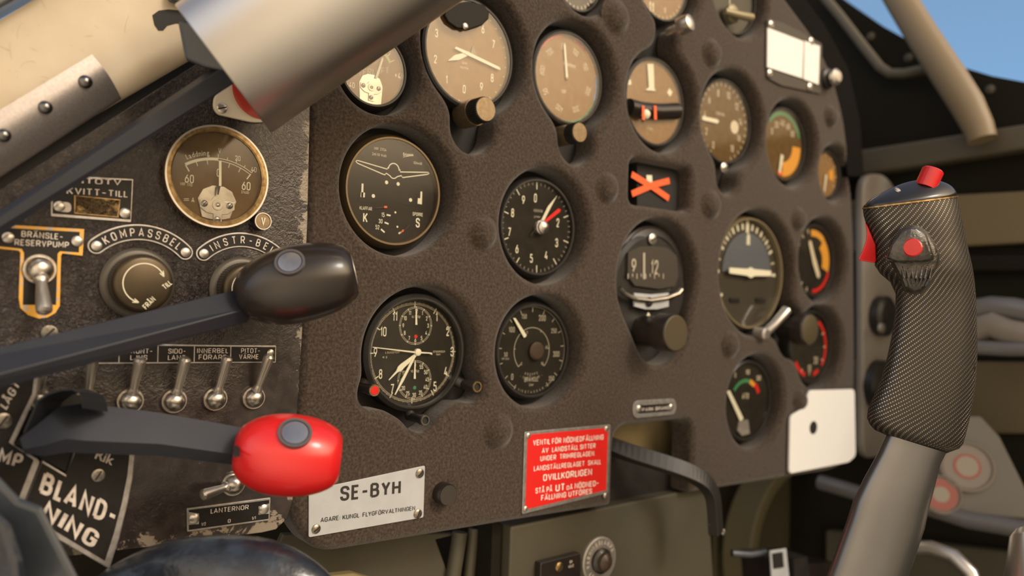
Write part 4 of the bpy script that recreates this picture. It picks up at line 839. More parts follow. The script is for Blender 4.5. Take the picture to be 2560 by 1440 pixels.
# --- voltmeter
def voltmeter():
    x, y = 545, 442; c = P(x, y, YL - .006); R = 128 * ppm(x, YL - .006); fr = Fr(c); t = thing('voltmeter', 'round brass-rimmed charging meter marked Laddning, with brown reflection tint on its face', 'gauge', Vector((c.x, YL, c.z)))
    build(lambda b: b.lathe(fr, [(R * .97, -.006), (R, -.004), (R, .0), (R * .97, .0012), (R * .90, .0014), (R * .87, .0008), (R * .865, -.0035)], 96, cap=False), 'bezel', brass, t)
    build(lambda b: b.ring(fr, R * .965, R * 1.0, .0002, .0014, 96), 'rim_edge', satin, t)
    build(lambda b: b.lathe(fr, [(R * .87, -.0035), (0, -.0034)], 72, False), 'dial_face', brown_reflect_dial, t)
    class D: pass
    d = Dial.__new__(Dial); d.c = c; d.R = R * .865; d.Y = YL - .006 + .0034; d.t = t; d.fr = Fr(Vector((c.x, d.Y, c.z))); d.b = MB(); d.gl = False
    piv = (547, 505); A = d.at(462, 410); B = d.at(545, 397); C = d.at(628, 433)
    ux, uz, r = circ3((A.x, A.z), (B.x, B.z), (C.x, C.z)); f = Fr(Vector((ux, d.Y, uz)))
    aA = math.atan2(A.x - ux, A.z - uz); aB = math.atan2(B.x - ux, B.z - uz); aC = math.atan2(C.x - ux, C.z - uz)
    def arc(r, a0, a1, w, c=CR): d.b.m(c).stroke([f(r * math.sin(q), r * math.cos(q)) for q in np.linspace(a0, a1, 24)], w, th=.0003)
    def tk(a, r0, r1, w): d.b.m(CR).stroke([f(r0 * math.sin(a), r0 * math.cos(a)), f(r1 * math.sin(a), r1 * math.cos(a))], w, th=.0003)
    q = ppm(545, d.Y)
    arc(r - 1.5 * q, aA, aB, 7 * q); arc(r + 1 * q, aB, aC, 1.6 * q); arc(r - 5 * q, aB, aC, 1.6 * q)
    for k in range(1, 3): tk(aA + (aB - aA) * k / 3, r - 15 * q, r - 5 * q, 1.5 * q); tk(aB + (aC - aB) * k / 3, r - 17 * q, r - 6 * q, 1.5 * q)
    tk(aA, r - 20 * q, r - 3 * q, 3 * q); tk(aC, r - 20 * q, r - 3 * q, 3 * q)
    for k in range(5): tk(aB + (aC - aB) * k / 4, r + 1 * q, r + (12 if k % 2 == 0 else 8) * q, 1.4 * q)
    d.b.m(CR).arctext('Laddning', f, (0, 0), r + 14 * q, aA + .06, aB - .13, 13 * q, .8, .012)
    for st, X, Y_, h in (('V', 549, 377, 14), ('20', 594, 396, 13), ('40', 634, 424, 13), ('60', 473, 447, 21), ('60', 615, 465, 21), ('0', 546, 432, 20), ('VRF 1110', 465, 461, 8), ('37630', 612, 481, 7)): d.txt(st, X, Y_, h, CR if h > 8 else FA, .85, .006)
    d.line([(459, 497), (472, 497)], .0003); d.line([(459, 501), (472, 501)], .0003); d.txt('A', 482, 500, 12, CR, .9, .004)
    movement(d, 542, 517, 96); d.needle([(547, 402), (553, 402), (553, 465), (547, 465)], cream, h=.003, name='needle'); d.needle([(544, 465), (551, 465), (546, 487), (543, 487)], black, h=.003, name='needle_root')
    d.b.obj('dial_marking', MK, t); build(lambda b: b.lathe(fr, [(R * .868, 0), (R * .5, .0003), (0, .0004)], 72), 'gauge_glass', glass, t)
voltmeter()
c = P(658, 553, YL - .008); q = ppm(658, YL - .008); f = Fr(c); t = thing('volt_test_button', 'small round brass button lettered V below the charging meter', 'button', Vector((c.x, YL, c.z)))
build(lambda b: (b.lathe(f, [(21 * q, -.008), (21 * q, -.0006), (19.5 * q, 0), (17.5 * q, -.0004)], 40), b.prism([P(x, y, YL) for x, y in [(620, 560), (640, 575), (660, 574), (655, 535)]], N_ * .002)), 'button_body', black, t)
build(lambda b: b.ring(f, 19 * q, 21.5 * q, -.001, .0003, 40), 'button_rim', satin, t); build(lambda b: b.lathe(f, [(19 * q, -.0003), (0, -.0002)], 40), 'button_face', knobface, t); build(lambda b: b.text('V', f, 21 * q, .85, .02, w=.0002), 'lettering', cream, t)
# --- red warning lamp flange
t = pplate('alarm_lamp_flange', 'cream metal flange with screw around red lens, half hidden under the silver handle', 'lamp', [(536, 240), (534, 268), (545, 286), (640, 308), (690, 300), (700, 240), (640, 190), (574, 212)], YL, .003, mat('ivory', (.78, .70, .56), .38), r=.006, bevel=.0008)
f = Fr(P(652, 226, YL - .003)); build(lambda b: b.lathe(f, [(.0185, 0), (.0185, .0012), (.016, .002), (.008, .003), (0, .0032)], 48), 'red_lens', mat('red lens', (.48, .045, .03), .3, coat=.5), t); screw(t, P(554, 271, YL - .003), 13 * ppm(554, YL), .35, satin)
# --- pitot plate
t = lab('pitot_heater_plate', 'black alloy-edged plate lettered TILL around a small dark window', [(128, 438), (127, 541), (328, 556), (334, 447)], None)
build(lambda b: b.prism([P(x, y, YL - .001) for x, y in [(135, 443), (131, 534), (326, 549), (330, 451)]], N_ * .00015), 'black_field', plateblk, t)
build(lambda b: (b.ptext('PITOTV', (180, 458), (303, 463), 14, YL - .00115), b.ptext('KVITT-TILL', (166, 485), (320, 494), 17, YL - .00115)), 'lettering', letterm, t)
build(lambda b: b.prism([P(x, y, YL - .00105) for x, y in [(184, 488), (184, 535), (296, 545), (301, 499)]], N_ * .0009), 'window_frame', brass, t, bevel=.0003)
build(lambda b: b.prism([P(x, y, YL - .0019) for x, y in [(189, 490), (188, 532), (293, 541), (299, 501)]], N_ * .0002), 'window', mat('mica window', (.05, .032, .012), .12, .6, noise=(170, (.28, .18, .07), .5, .72), bump=(200, 1., .004)), t)
for x, y, X in ((148, 516, 168), (312, 533, 322)):
    build(lambda b: b.prism(rpoly([P(a, c, YL - .00115) for a, c in ([(134, 504), (134, 527), (178, 532), (178, 506)] if x < 200 else [(302, 522), (303, 542), (325, 544), (326, 522)])], .003), N_ * .0002), 'alloy_pad', platem, t)
    screw(t, P(x, y, YL - .0013), 13 * ppm(x, YL), slot=False, mt=satin, name='rivet')
# --- braensle reservpump
t = thing('fuel_pump_plate', 'black T-shaped plate with worn yellow edge reading BRÄNSLE-RESERVPUMP', 'plate', P(110, 790, YL))
outer = [(-20, 560), (210, 573), (206, 640), (155, 634), (152, 640), (149, 765), (138, 783), (118, 794), (97, 797), (70, 788), (50, 770), (46, 745), (50, 632), (46, 627), (-25, 620)]
inner = [(-12, 568), (199, 580), (197, 631), (150, 628), (144, 634), (140, 762), (57, 762), (60, 632), (54, 622), (-16, 614)]
build(lambda b: b.prism([PZ(*p) for p in outer], N_ * .001), 'plate', yellow, t, bevel=.0003); build(lambda b: b.prism([P(x, y, YL - .001) for x, y in inner], N_ * .00015), 'black_field', plateblk, t)
build(lambda b: (b.ptext('BRÄNSLE-', (53, 592), (157, 600), 15.5, YL - .00115, .014), b.ptext('RESERVPUMP', (36, 613), (172, 620), 15.5, YL - .00115, .014)), 'lettering', letterm, t)
for x, y in ((20, 594), (193, 603)): screw(t, P(x, y, YL - .0012), 13.5 * ppm(x, YL), slot=False, mt=satin, name='rivet')
# --- toggles
def toggle(ball, tip, r, tipY, label, group=None, rt=9.5, ring=1.18, seg=True):
    q = ppm(ball[0], YL - .003); R = r * q; c = P(ball[0], ball[1], YL - .003); T = P(tip[0], tip[1], YL - tipY)
    t = thing('toggle_switch', label, 'switch', Vector((c.x, YL, c.z)), group); f = Fr(Vector((c.x, YL, c.z)))
    build(lambda b: b.lathe(f, [(R * ring, 0), (R * ring, .002), (R * (ring - .06), .0026), (R * 1.0, .0026)], 40), 'collar', chrome, t)
    build(lambda b: b.lathe(f, [(R * 1.0, .0), (R * 1.0, .002), (R * .93, .0044), (R * .74, .0066), (R * .42, .0082), (0, .0086)], 40), 'ball', chrome, t)
    s = c + (T - c).normalized() * R * .55; a = (T - s); n = a.length; fr = axis_frame(s, a); k = rt * q
    build(lambda b: b.lathe(fr, [(k * .50, 0), (k * .88, n * .05), (k * .92, n * .14), (k * .70, n * .20), (k * .66, n * .26), (k * .8, n * .5), (k * .98, n * .88), (k * .94, n * .97), (k * .6, n * 1.02), (0, n * 1.03)], 28), 'lever', satin, t)
    return t
toggle((100, 673), (111, 780), 33, .020, 'large toggle switch pointing down inside the yellow-edged plate', rt=19)
gtog = 'toggle switches in the lower row'
toggle((97, 1000), (112, 905), 26, .014, 'upright toggle switch furthest left in the lower row, nearly hidden by the lever', gtog, 13)
toggle((218, 1004), (233, 896), 27, .014, 'upright toggle switch left of the FRONT switch, partly behind the lever', gtog, 14)
toggle((327, 1003), (351, 898), 28, .014, 'upright toggle switch under the FRONT- label', gtog, 15)
toggle((437, 1003), (464, 896), 27, .014, 'upright toggle switch under the SIDO- label', gtog, 14.5)
toggle((540, 998), (569, 894), 26, .014, 'upright toggle switch under the INNERBEL label', gtog, 13.5)
toggle((636, 995), (674, 889), 25, .015, 'upright toggle switch under the PITOT-VÄRME label, nearest the panel edge', gtog, 13)
toggle((585, 1211), (506, 1238), 26, .012, 'toggle switch lying to the left above the LANTERNOR plate', None, 14)
# --- label strip
t = lab('switch_label_strip', 'long black label strip above the toggle row reading INNERBEL and PITOT-VÄRME', [(60, 856), (60, 912), (690, 907), (691, 864)], [(66, 861), (66, 907), (687, 904), (688, 868)])
b = MB(); Y = YL - .00115
for st, A, B, h in (('LANDN.', (215, 893), (283, 893), 12), ('FRONT-', (317, 884), (381, 884), 12.5), ('LJUS', (325, 900), (368, 900), 12.5), ('SIDO-', (420, 884), (464, 884), 12.5), ('LANT.', (419, 900), (468, 900), 12.5), ('INNERBEL', (492, 883), (570, 883), 12.5), ('FÖRARE', (496, 899), (566, 899), 12.5), ('PITOT-', (602, 883), (650, 883), 12.5), ('VÄRME', (597, 898), (646, 898), 12.5)): b.ptext(st, A, B, h, Y, .012)
b.m(1)
for x in (297, 394, 485, 576): b.pl([(x + 1, 864), (x, 908)], .0006, Y + .00015)
b.obj('lettering', [letterm, platem], t); screw(t, P(676, 882, Y), 9 * ppm(676, YL), slot=False, mt=satin, name='rivet')
screw(tag(thing('panel_screw', 'flat slotted screw head above the long lever at left', 'screw', P(123, 832, YL)), None, None), P(123, 832, YL), 19 * ppm(123, YL), .8, dome=.1)
# --- lanternor
t = lab('lantern_switch_plate', 'small tilted black plate reading LANTERNOR with two rivets', [(467, 1271), (468, 1330), (674, 1301), (677, 1244)], [(472, 1275), (472, 1325), (671, 1297), (673, 1250)])
b = MB(); Y = YL - .00115; b.ptext('LANTERNOR', (526, 1284), (621, 1273), 12, Y, .01); b.ptext('0', (569, 1307), (576, 1306), 9, Y); b.ptext('1/1', (629, 1300), (639, 1298), 8, Y); b.ptext('1/2', (503, 1315), (514, 1313), 8, Y); b.obj('lettering', letterm, t)
for x, y, px in ((485, 1297, [(471, 1280), (471, 1312), (497, 1310), (497, 1284)]), (659, 1273, [(646, 1266), (646, 1287), (674, 1284), (675, 1258)])):
    build(lambda b: b.prism([P(a, c, Y) for a, c in px], N_ * .0002), 'alloy_pad', platem, t); screw(t, P(x, y, Y - .0002), 12.5 * ppm(x, YL), slot=False, mt=satin, name='rivet')
# --- arc plates and knobs
def arcplate(name, label, p1, p2, p3, hw, st, Ka):
    A, B, C = P(*p1, YL), P(*p2, YL), P(*p3, YL); ux, uz, r = circ3((A.x, A.z), (B.x, B.z), (C.x, C.z)); hw *= ppm(p2[0], YL)
    f = Fr(Vector((ux, YL, uz))); a0 = math.atan2(A.x - ux, A.z - uz); a1 = math.atan2(C.x - ux, C.z - uz)
    def shape(h, Y):
        o = []; f = Fr(Vector((ux, Y, uz)))
        for q in np.linspace(a0, a1, 30): o.append(f((r + h) * math.sin(q), (r + h) * math.cos(q)))
        c = (r * math.sin(a1), r * math.cos(a1))
        for k in range(1, 10): g = -a1 + PI / 2 - PI * k / 10; o.append(f(c[0] + h * math.cos(g), c[1] + h * math.sin(g)))
        for q in np.linspace(a1, a0, 30): o.append(f((r - h) * math.sin(q), (r - h) * math.cos(q)))
        c = (r * math.sin(a0), r * math.cos(a0))
        for k in range(1, 10): g = -a0 - PI / 2 - PI * k / 10; o.append(f(c[0] + h * math.cos(g), c[1] + h * math.sin(g)))
        return o
    t = thing(name, label, 'plate', Vector((B.x, YL, B.z)))
    build(lambda b: b.prism(shape(hw, YL), N_ * .001), 'plate', platem, t, bevel=.0003); build(lambda b: b.prism(shape(hw * .80, YL - .001), N_ * .00015), 'black_field', plateblk, t)
    build(lambda b: b.arctext(st, Fr(Vector((ux, YL - .00115, uz))), (0, 0), r, a0 + Ka, a1 - Ka, hw * 1.05, .92, .012), 'lettering', letterm, t)
    for q in (a0, a1): screw(t, Fr(Vector((ux, YL - .00115, uz)))(r * math.sin(q), r * math.cos(q)), hw * .62, slot=False, mt=satin, name='rivet')
arcplate('compass_light_plate', 'curved black plate reading KOMPASSBEL above the left round knob', (240, 615), (350, 581), (462, 631), 20, 'KOMPASSBEL', .10)
arcplate('instrument_light_plate', 'curved black plate reading INSTR-BEL above the second round knob', (508, 634), (605, 600), (698, 642), 18.5, 'INSTR-BEL', .13)
def lightknob(x, y, r, dx, label, txt):
    c = P(x, y, YL); q = ppm(x, YL); R = r * q; fr = Fr(c); h = .0155
    t = thing('light_dimmer_knob', label, 'knob', c)
    build(lambda b: b.lathe(fr, [(R, 0), (R, .0015), (R * .93, .003), (R * .86, .0034)], 72), 'knob_flange', mat('flange', (.10, .09, .075), .45, .5), t)
    n = 60; k0 = .82; rings = [[fr(R * k * (1 if i % 2 else .985) * math.cos(PI * i / n), R * k * (1 if i % 2 else .985) * math.sin(PI * i / n), w) for i in range(2 * n)] for k, w in ((k0, .003), (k0, h * .72))]
    build(lambda b: b.loft(rings, True, False), 'knurled_grip', blackplastic, t)
    build(lambda b: b.lathe(fr, [(R * .80, h * .70), (R * .79, h * .86), (R * .74, h * .96), (R * .66, h), (0, h)], 72), 'knob_cap', mat('knob cap', (.085, .064, .038), .36, .6, noise=(50, (.068, .052, .031))), t, angle=60)
    f = Fr(fr(0, 0, h + .0001)); b = MB(); rr = R * .55
    b.stroke([f(rr * math.sin(a), rr * math.cos(a)) for a in np.linspace(math.radians(-160), math.radians(62), 50)], .00055, th=.0001)
    for a, s in ((62, 1), (-160, -1)):
        a = math.radians(a); tp = (rr * math.sin(a + s * .12), rr * math.cos(a + s * .12))
        for e in (-.1, .1): b.stroke([f(*tp), f((rr * (1 + e)) * math.sin(a - s * .16), (rr * (1 + e)) * math.cos(a - s * .16))], .0005, th=.0001)
    b.text('TILL', Fr(f(R * .60, R * -.02)), R * .155, .85, .016, .75, w=.0001); b.text('FRÅN', Fr(f(R * .14, R * -.54)), R * .155, .85, .016, .85, w=.0001)
    b.obj('cap_marking', cream, t)
lightknob(343, 708, 88, 20, 'left round dimmer knob with arrow and words TILL and FRÅN', 1)
lightknob(602, 722, 80, 15, 'second round dimmer knob, mostly hidden behind the black oval lever knob', 1)
# ================================================================== UPPER LEFT: cream sheet, riveted plate, bar, handle
Yc = -.014
t = thing('cream_side_sheet', 'scratched cream-painted metal sheet at upper left with dark slot', 'metal sheet', P(200, 300, Yc))
cs = [(-60, 86), (85, 0), (300, -125), (700, -200), (640, 40), (470, 152), (300, 250), (-60, 468)]
def sheet(b, top, bot, Y, prof, th=.0012):
    """metal sheet between two pixel edges; prof = (fraction down, recess behind plane Y)"""
    A, B = P(*top[0], Y), P(*top[1], Y); Cb, D_ = P(*bot[0], Y), P(*bot[1], Y); n = len(prof)
    vs = [X * (1 - f) + Z * f + Vector((0, h, 0)) for X, Z in ((A, Cb), (B, D_)) for f, h in prof]; vs += [v + Vector((0, th, 0)) for v in vs]
    fs = [(i, i + 1, n + i + 1, n + i) for i in range(n - 1)]; fs += [tuple(2 * n + k for k in reversed(f)) for f in fs]
    fs += [(0, n, 3 * n, 2 * n), (n - 1, 2 * n - 1, 4 * n - 1, 3 * n - 1)] + [(i, i + 1, 2 * n + i + 1, 2 * n + i) for i in range(n - 1)] + [(n + i, n + i + 1, 3 * n + i + 1, 3 * n + i) for i in range(n - 1)]
    b.add(vs, fs, True)
cprof = [(0, 0), (.80, 0)] + [(.80 + .20 * math.sin(a), .0085 * (1 - math.cos(a))) for a in [math.radians(12 * k) for k in range(1, 8)]]
build(lambda b: sheet(b, ((-360, 266), (700, -370)), ((-360, 637), (700, 20)), Yc, cprof), 'sheet', creamm, t, angle=50)
random.seed(9); b = MB()
for k in range(46):
    x, y = random.uniform(0, 440), random.uniform(0, 330)
    if y > 330 - .62 * x or y < 70 - .62 * x: continue
    a = random.uniform(0, 6.28); L_ = random.choice((8, 12, 20, 45)); cv = random.uniform(-.02, .02); q = [(x, y)]
    for i in range(6): a += cv * L_ / 3; q.append((q[-1][0] + L_ / 6 * math.cos(a), q[-1][1] + L_ / 6 * math.sin(a)))
    b.pl(q, .00013, Yc, .0001)
b.obj('scratch_marks', mat('scratch', (.42, .32, .20), .7), t)
build(lambda b: b.prism([P(x, y, Yc) for x, y in [(381, 38), (396, 27), (420, 24), (452, 27), (470, 62), (440, 58), (418, 64), (408, 76), (396, 76), (386, 62)]], N_ * .0006), 'slot', dark, t)
t = thing('dark_canopy_rail', 'dark rail crossing the top left corner above the cream sheet', 'rail', P(0, 40, Yc)); build(lambda b: b.prism([P(x, y, Yc + .02) for x, y in [(-360, 90), (-60, -90), (160, -60), (92, -3), (-60, 84), (-360, 262)]], N_ * .035), 'rail_bar', bluegrey, t, bevel=.002)
t = thing('black_flange', 'small dark rounded flange at the top edge left of the silver handle', 'bracket', P(450, 0, Yc - .002)); build(lambda b: b.prism(rpoly([P(x, y, Yc - .002) for x, y in [(418, -30), (418, 6), (440, 11), (462, 13), (520, 0), (520, -40)]], .002), N_ * .006), 'flange_sheet', bluegrey, t, bevel=.001)
Yr = -.025
t = thing('riveted_plate', 'grey brushed metal plate with row of dark round rivets at left', 'metal plate', P(150, 380, Yr))
build(lambda b: sheet(b, ((-320, 468), (230, 136)), ((-320, 651), (316, 238)), Yr - .001, [(q / 14, .0112 * (1 - math.cos(max(0, q / 14 - .25) * 2.1))) for q in range(15)]), 'plate', greysteel, t, angle=50)
for x, y in ((213, 205), (113, 269), (9, 339)):
    screw(t, P(x, y, Yr - .0005), 16.5 * ppm(x, Yr), slot=False, mt=rivetm, dome=1.1, name='rivet')
# flat dark bar
def bar4(name, part, label, cat, top0, top1, mid0, mid1, bot0, bot1, d0, d1, mt, dd=.012):
    """square bar seen as an upper and a front face; pixel edges with depths d0 (left end) and d1 (right end)"""
    t = thing(name, label, cat, PD(*bot1, d1))
    A = [PD(*top0, d0 + dd), PD(*mid0, d0), PD(*bot0, d0 + dd * .35)]; B = [PD(*top1, d1 + dd), PD(*mid1, d1), PD(*bot1, d1 + dd * .35)]
    A.append(A[0] + (A[2] - A[1])); B.append(B[0] + (B[2] - B[1]))
    build(lambda b: b.loft([A, B], True, False), part, mt, t, bevel=.0006); return t
t = bar4('control_rod', 'rod', 'long flat dark bar running diagonally up to the silver handle', 'control rod', (-370, 772), (560, 151), (-374, 794), (568, 161), (-385, 839), (590, 206), .3815, .452, barm, .010)
# silver handle
c0 = Vector(((450 + 672) / 2, (30 + 325) / 2, 0)); dep = .455
E0 = PD(450, 30, dep); E1 = PD(672, 325, dep); C = (E0 + E1) / 2; R = (E1 - E0).length / 2; viewd = (C - CAM).normalized(); ax = (E1 - E0).cross(viewd).normalized()
if ax.dot(RGT) < 0: ax = -ax
ax = (ax - viewd * .0).normalized(); fr = axis_frame(C, ax)
t = thing('silver_handle', 'big smooth brushed silver cylinder crossing the top of the view', 'handle', C)
build(lambda b: b.lathe(fr, [(R * .90, .004), (R * .93, .0002), (R * .985, 0), (R, .0008), (R, .30), (R * .98, .302), (0, .302)], 128), 'sleeve', silver, t, angle=50)
build(lambda b: b.lathe(fr, [(R * .905, .0035), (0, .0036)], 64), 'end_cap', mat('handle end', (.30, .28, .26), .4, .8), t)
t = thing('handle_bracket', 'dark blue-black bracket joining the silver handle to the bar', 'bracket', PD(500, 160, .462))
build(lambda b: b.loft([[PD(x, y, .468) for x, y in ((452, 60), (530, 60), (600, 160), (590, 190), (505, 160), (472, 152))], [PD(x, y, .450) for x, y in ((444, 52), (530, 50), (604, 150), (590, 186), (510, 170), (462, 150))]], True, False), 'bracket_body', bluegrey, t, bevel=.002)
# ================================================================== LEVERS
def barrel(t, A, B, hgt, d0, d1, mt, name='knob_body', p=2.3, endA=.35, endB=.45, n=22, off=0.):
    """oval barrel knob between pixel points A and B, height hgt (px) at its middle"""
    a = PD(*A, d0); b_ = PD(*B, d1); ax = (b_ - a); Ln = ax.length; fr = axis_frame(a, ax); r = hgt / 2 * ((d0 + d1) / 2) / F; prof = [(0, 0)]
    for i in range(n + 1):
        u = i / n; x = u * 2 - 1
        e = (endA if x < 0 else endB); v = (1 - abs(x)**p) ** .64; v = e + (1 - e) * v
        prof.append((r * v, Ln * u))
    prof.append((0, Ln)); o = build(lambda b: b.lathe(fr, prof, 64), name, mt, t, angle=50); return o, fr, r, Ln
BK0 = 0
t = bar4('mixture_lever', 'lever_arm', 'long dark lever with black oval knob, the upper one of two', 'lever', (-290, 937), (620, 716), (-290, 1012), (620, 772), (-290, 1049), (620, 806), .3465, .470, barm, .010)
o, fr, r, Ln = barrel(t, (592, 742), (884, 680), 196, .472, .488, blackplastic, endA=.34, endB=.60, p=2.0)
def disc_on(t, fr, r, px, py, rr, name, mt1, mt2, hv=.0):
    """round metal inlay on a barrel knob at the surface point seen at px,py"""
    rd = ray(px, py).normalized(); o = CAM - fr.o; lo = Vector((o.dot(fr.u), o.dot(fr.v), o.dot(fr.w))); ld = Vector((rd.dot(fr.u), rd.dot(fr.v), rd.dot(fr.w)))
    R_ = r; a = ld.x**2 + ld.y**2; b = 2 * (lo.x * ld.x + lo.y * ld.y); c = lo.x**2 + lo.y**2 - R_**2; D = max(b * b - 4 * a * c, 0); s = (-b - math.sqrt(D)) / (2 * a); p = CAM + rd * s
    q = p - fr.o; ctr = fr.o + fr.w * q.dot(fr.w); nrm = (p - ctr).normalized(); f = axis_frame(p + nrm * .0008, nrm)
    build(lambda b: b.ring(f, rr * .86, rr * 1.04, -.004, .0006, 40), name + '_rim', mt2, t); build(lambda b: b.lathe(f, [(rr * .88, -.002), (rr * .8, .0004), (0, .0008)], 40), name, mt1, t)
inl = mat('inlay metal', (.50, .51, .53), .22, .95, noise=(60, (.36, .36, .37)))
disc_on(t, fr, r * .985, 725, 657, .0082, 'metal_inlay', inl, mat('inlay rim', (.16, .15, .15), .4, .7))
f = Fr(fr(0, 0, Ln), fr.u, fr.v); f.w = fr.w; build(lambda b: b.lathe(f, [(r * .48, -.001), (r * .47, .0006), (0, .0009)], 40), 'end_disc', satin, t)
# red lever
t = thing('emergency_lever', 'dark lever with red oval knob, the lower one of two', 'lever', PD(600, 1135, .46))
def barsec(px, py, d, h1, h2, dd=.010, skew=(0, 0)):
    a = PD(px, py, d + dd); m_ = PD(px + skew[0], py + h1, d); c = PD(px + skew[0] * 1.3, py + h1 + h2, d + dd * .4); return [a, m_, c, a + (c - m_)]
secs = [barsec(50, 1095, .392, 28, 12, skew=(8, 0)), barsec(98, 1058, .400, 56, 26, skew=(12, 0)), barsec(148, 1017, .410, 80, 34, skew=(16, 0)), barsec(210, 1008, .418, 94, 32, skew=(6, 0)), barsec(400, 1032, .434, 78, 30), barsec(600, 1068, .452, 70, 26), barsec(640, 1072, .455, 68, 26)]
build(lambda b: b.loft(secs, True, True), 'lever_arm', barm, t, angle=38)
o, fr, r, Ln = barrel(t, (586, 1128), (850, 1146), 204, .448, .462, redplastic, endA=.42, endB=.54, p=2.1)
disc_on(t, fr, r * .97, 737, 1084, .0088, 'metal_inlay', inl, mat('inlay rim', (.16, .15, .15), .4, .7))
build(lambda b: b.prism([PD(x, y, .4255) for x, y in [(583, 1136), (600, 1141), (583, 1146)]], fr.w * .0002 - viewd * -.012), 'knob_notch', dark, t)
# ================================================================== QUADRANT (lower left)
qp = P(180, 1250, -.024); qn = Vector((0, -1, 0)); Q = Pl(qp, qn)
def qplate(name, label, outer, inner, texts, screws, cat='plate'):
    t = thing(name, label, cat, Q.at(*outer[0]))
    build(lambda b: b.prism([Q.at(x, y, -.006) for x, y in outer], qn * .006), 'plate', platem, t, bevel=.0007)
    build(lambda b: b.prism([Q.at(x, y) for x, y in inner], qn * .0002), 'black_field', plateblk, t)
    b = MB()
    for st, A, B, Cp, bo in texts: b.atext(st, Q.at(*A, .0002), Q.at(*B, .0002), Q.at(*Cp, .0002), qn, bo, .0002)
    b.obj('lettering', letterm, t)
    for x, y, r_ in screws: f = axis_frame(Q.at(x, y, .0003), qn); screw(t, f.o, r_ * .41 / F, 1.0, screwm, fr=f, dome=.2)
qplate('mixture_plate', 'large black plate lettered BLAND-NING on the quadrant, nearest the toggle row', [(102, 1146), (163, 1183), (186, 1110), (200, 1040), (332, 1040), (331, 1140), (326, 1190), (312, 1260), (292, 1340), (268, 1416), (140, 1342), (53, 1263)],
       [(105, 1157), (165, 1192), (192, 1120), (210, 1046), (325, 1046), (323, 1145), (318, 1190), (304, 1260), (284, 1335), (262, 1402), (142, 1330), (64, 1257)],
       [('BLAND-', (95, 1230), (284, 1318), (112, 1178), .03), ('NING', (98, 1292), (232, 1372), (120, 1252), .03), ('Rik', (236, 1145), (280, 1163), (246, 1122), .02)], [(245, 1188, 17)])
qplate('pump_plate', 'black plate lettered LÅGT and MP at the left edge of the quadrant', [(-200, 930), (94, 930), (88, 985), (62, 1040), (32, 1104), (36, 1112), (92, 1144), (96, 1152), (52, 1262), (-200, 1190)],
       [(-192, 938), (86, 936), (80, 985), (54, 1038), (22, 1106), (84, 1150), (46, 1248), (-192, 1180)],
       [('LÅGT', (16, 1025), (52, 962), (-2, 1012), .02), ('PUMP', (-70, 1140), (50, 1172), (-58, 1104), .03)], [(8, 1052, 20)])
t = thing('lever_hood', 'dark curved sheet hood over the slot beside the red-knobbed lever', 'hood', Q.at(150, 1100))
rings = []
for hpx, d_ in ((0, .405), (1, .428)):
    base_ = [(58, 1080), (80, 1030), (92, 1000), (118, 982), (150, 972), (178, 970), (196, 978), (205, 1000), (206, 1015)]
    rings.append([PD(x + hpx * 62, y + hpx * (10 if x > 150 else 0), d_) for x, y in base_] + [PD(x * .985 + 4 + hpx * 62, y + 5 + hpx * (10 if x > 150 else 0), d_) for x, y in reversed(base_)])
build(lambda b: b.loft(rings, True, False), 'hood_sheet', mat('hood black', (.012, .014, .018), .45, spec=.35), t, bevel=.0006)
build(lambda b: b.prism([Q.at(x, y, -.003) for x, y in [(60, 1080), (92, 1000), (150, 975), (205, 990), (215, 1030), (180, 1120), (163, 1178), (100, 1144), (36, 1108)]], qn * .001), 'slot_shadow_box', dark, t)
# dark lever roots at lower left
def slab(name, label, polyA, dA, dB, mt, cat, bv=.004):
    t = thing(name, label, cat, PD(*polyA[0], dA)); build(lambda b: b.loft([[PD(x, y, dB) for x, y in polyA], [PD(x, y, dA) for x, y in polyA]], True, False), 'body', mt, t, bevel=bv); return t
slab('throttle_root', 'blue-black wedge-shaped lever root at the lower left corner', [(-240, 1060), (0, 1192), (50, 1245), (105, 1265), (195, 1440), (260, 1560), (60, 1560), (20, 1380), (-240, 1260)], .372, .392, bluegrey, 'lever root')
slab('throttle_strut', 'dark ribbed strut below the wedge in the lower left corner', [(-240, 1235), (0, 1282), (30, 1310), (60, 1400), (70, 1500), (-240, 1500)], .355, .370, leather, 'strut', .006)
t = thing('trim_wheel', 'big dark glossy rounded form rising at the bottom edge, left of centre', 'wheel', PD(560, 1500, .43))
rings = []
prof = [(225, 1450, 30), (262, 1425, 60), (330, 1382, 92), (410, 1352, 112), (480, 1340, 122), (560, 1338, 126), (640, 1342, 122), (700, 1356, 112), (760, 1386, 92), (815, 1425, 62), (850, 1470, 30)]
for x, y, d_ in prof:
    rr = d_ / F * .43; c = PD(x, y, .438) + DWN * rr; rings.append([c + DWN * (-rr * math.cos(a)) + FWD * (-rr * .75 * math.sin(a)) + RGT * 0 for a in [2 * PI * k / 28 for k in range(28)]])
build(lambda b: b.loft(rings), 'wheel_rim', leather, t, angle=80, sub=1)
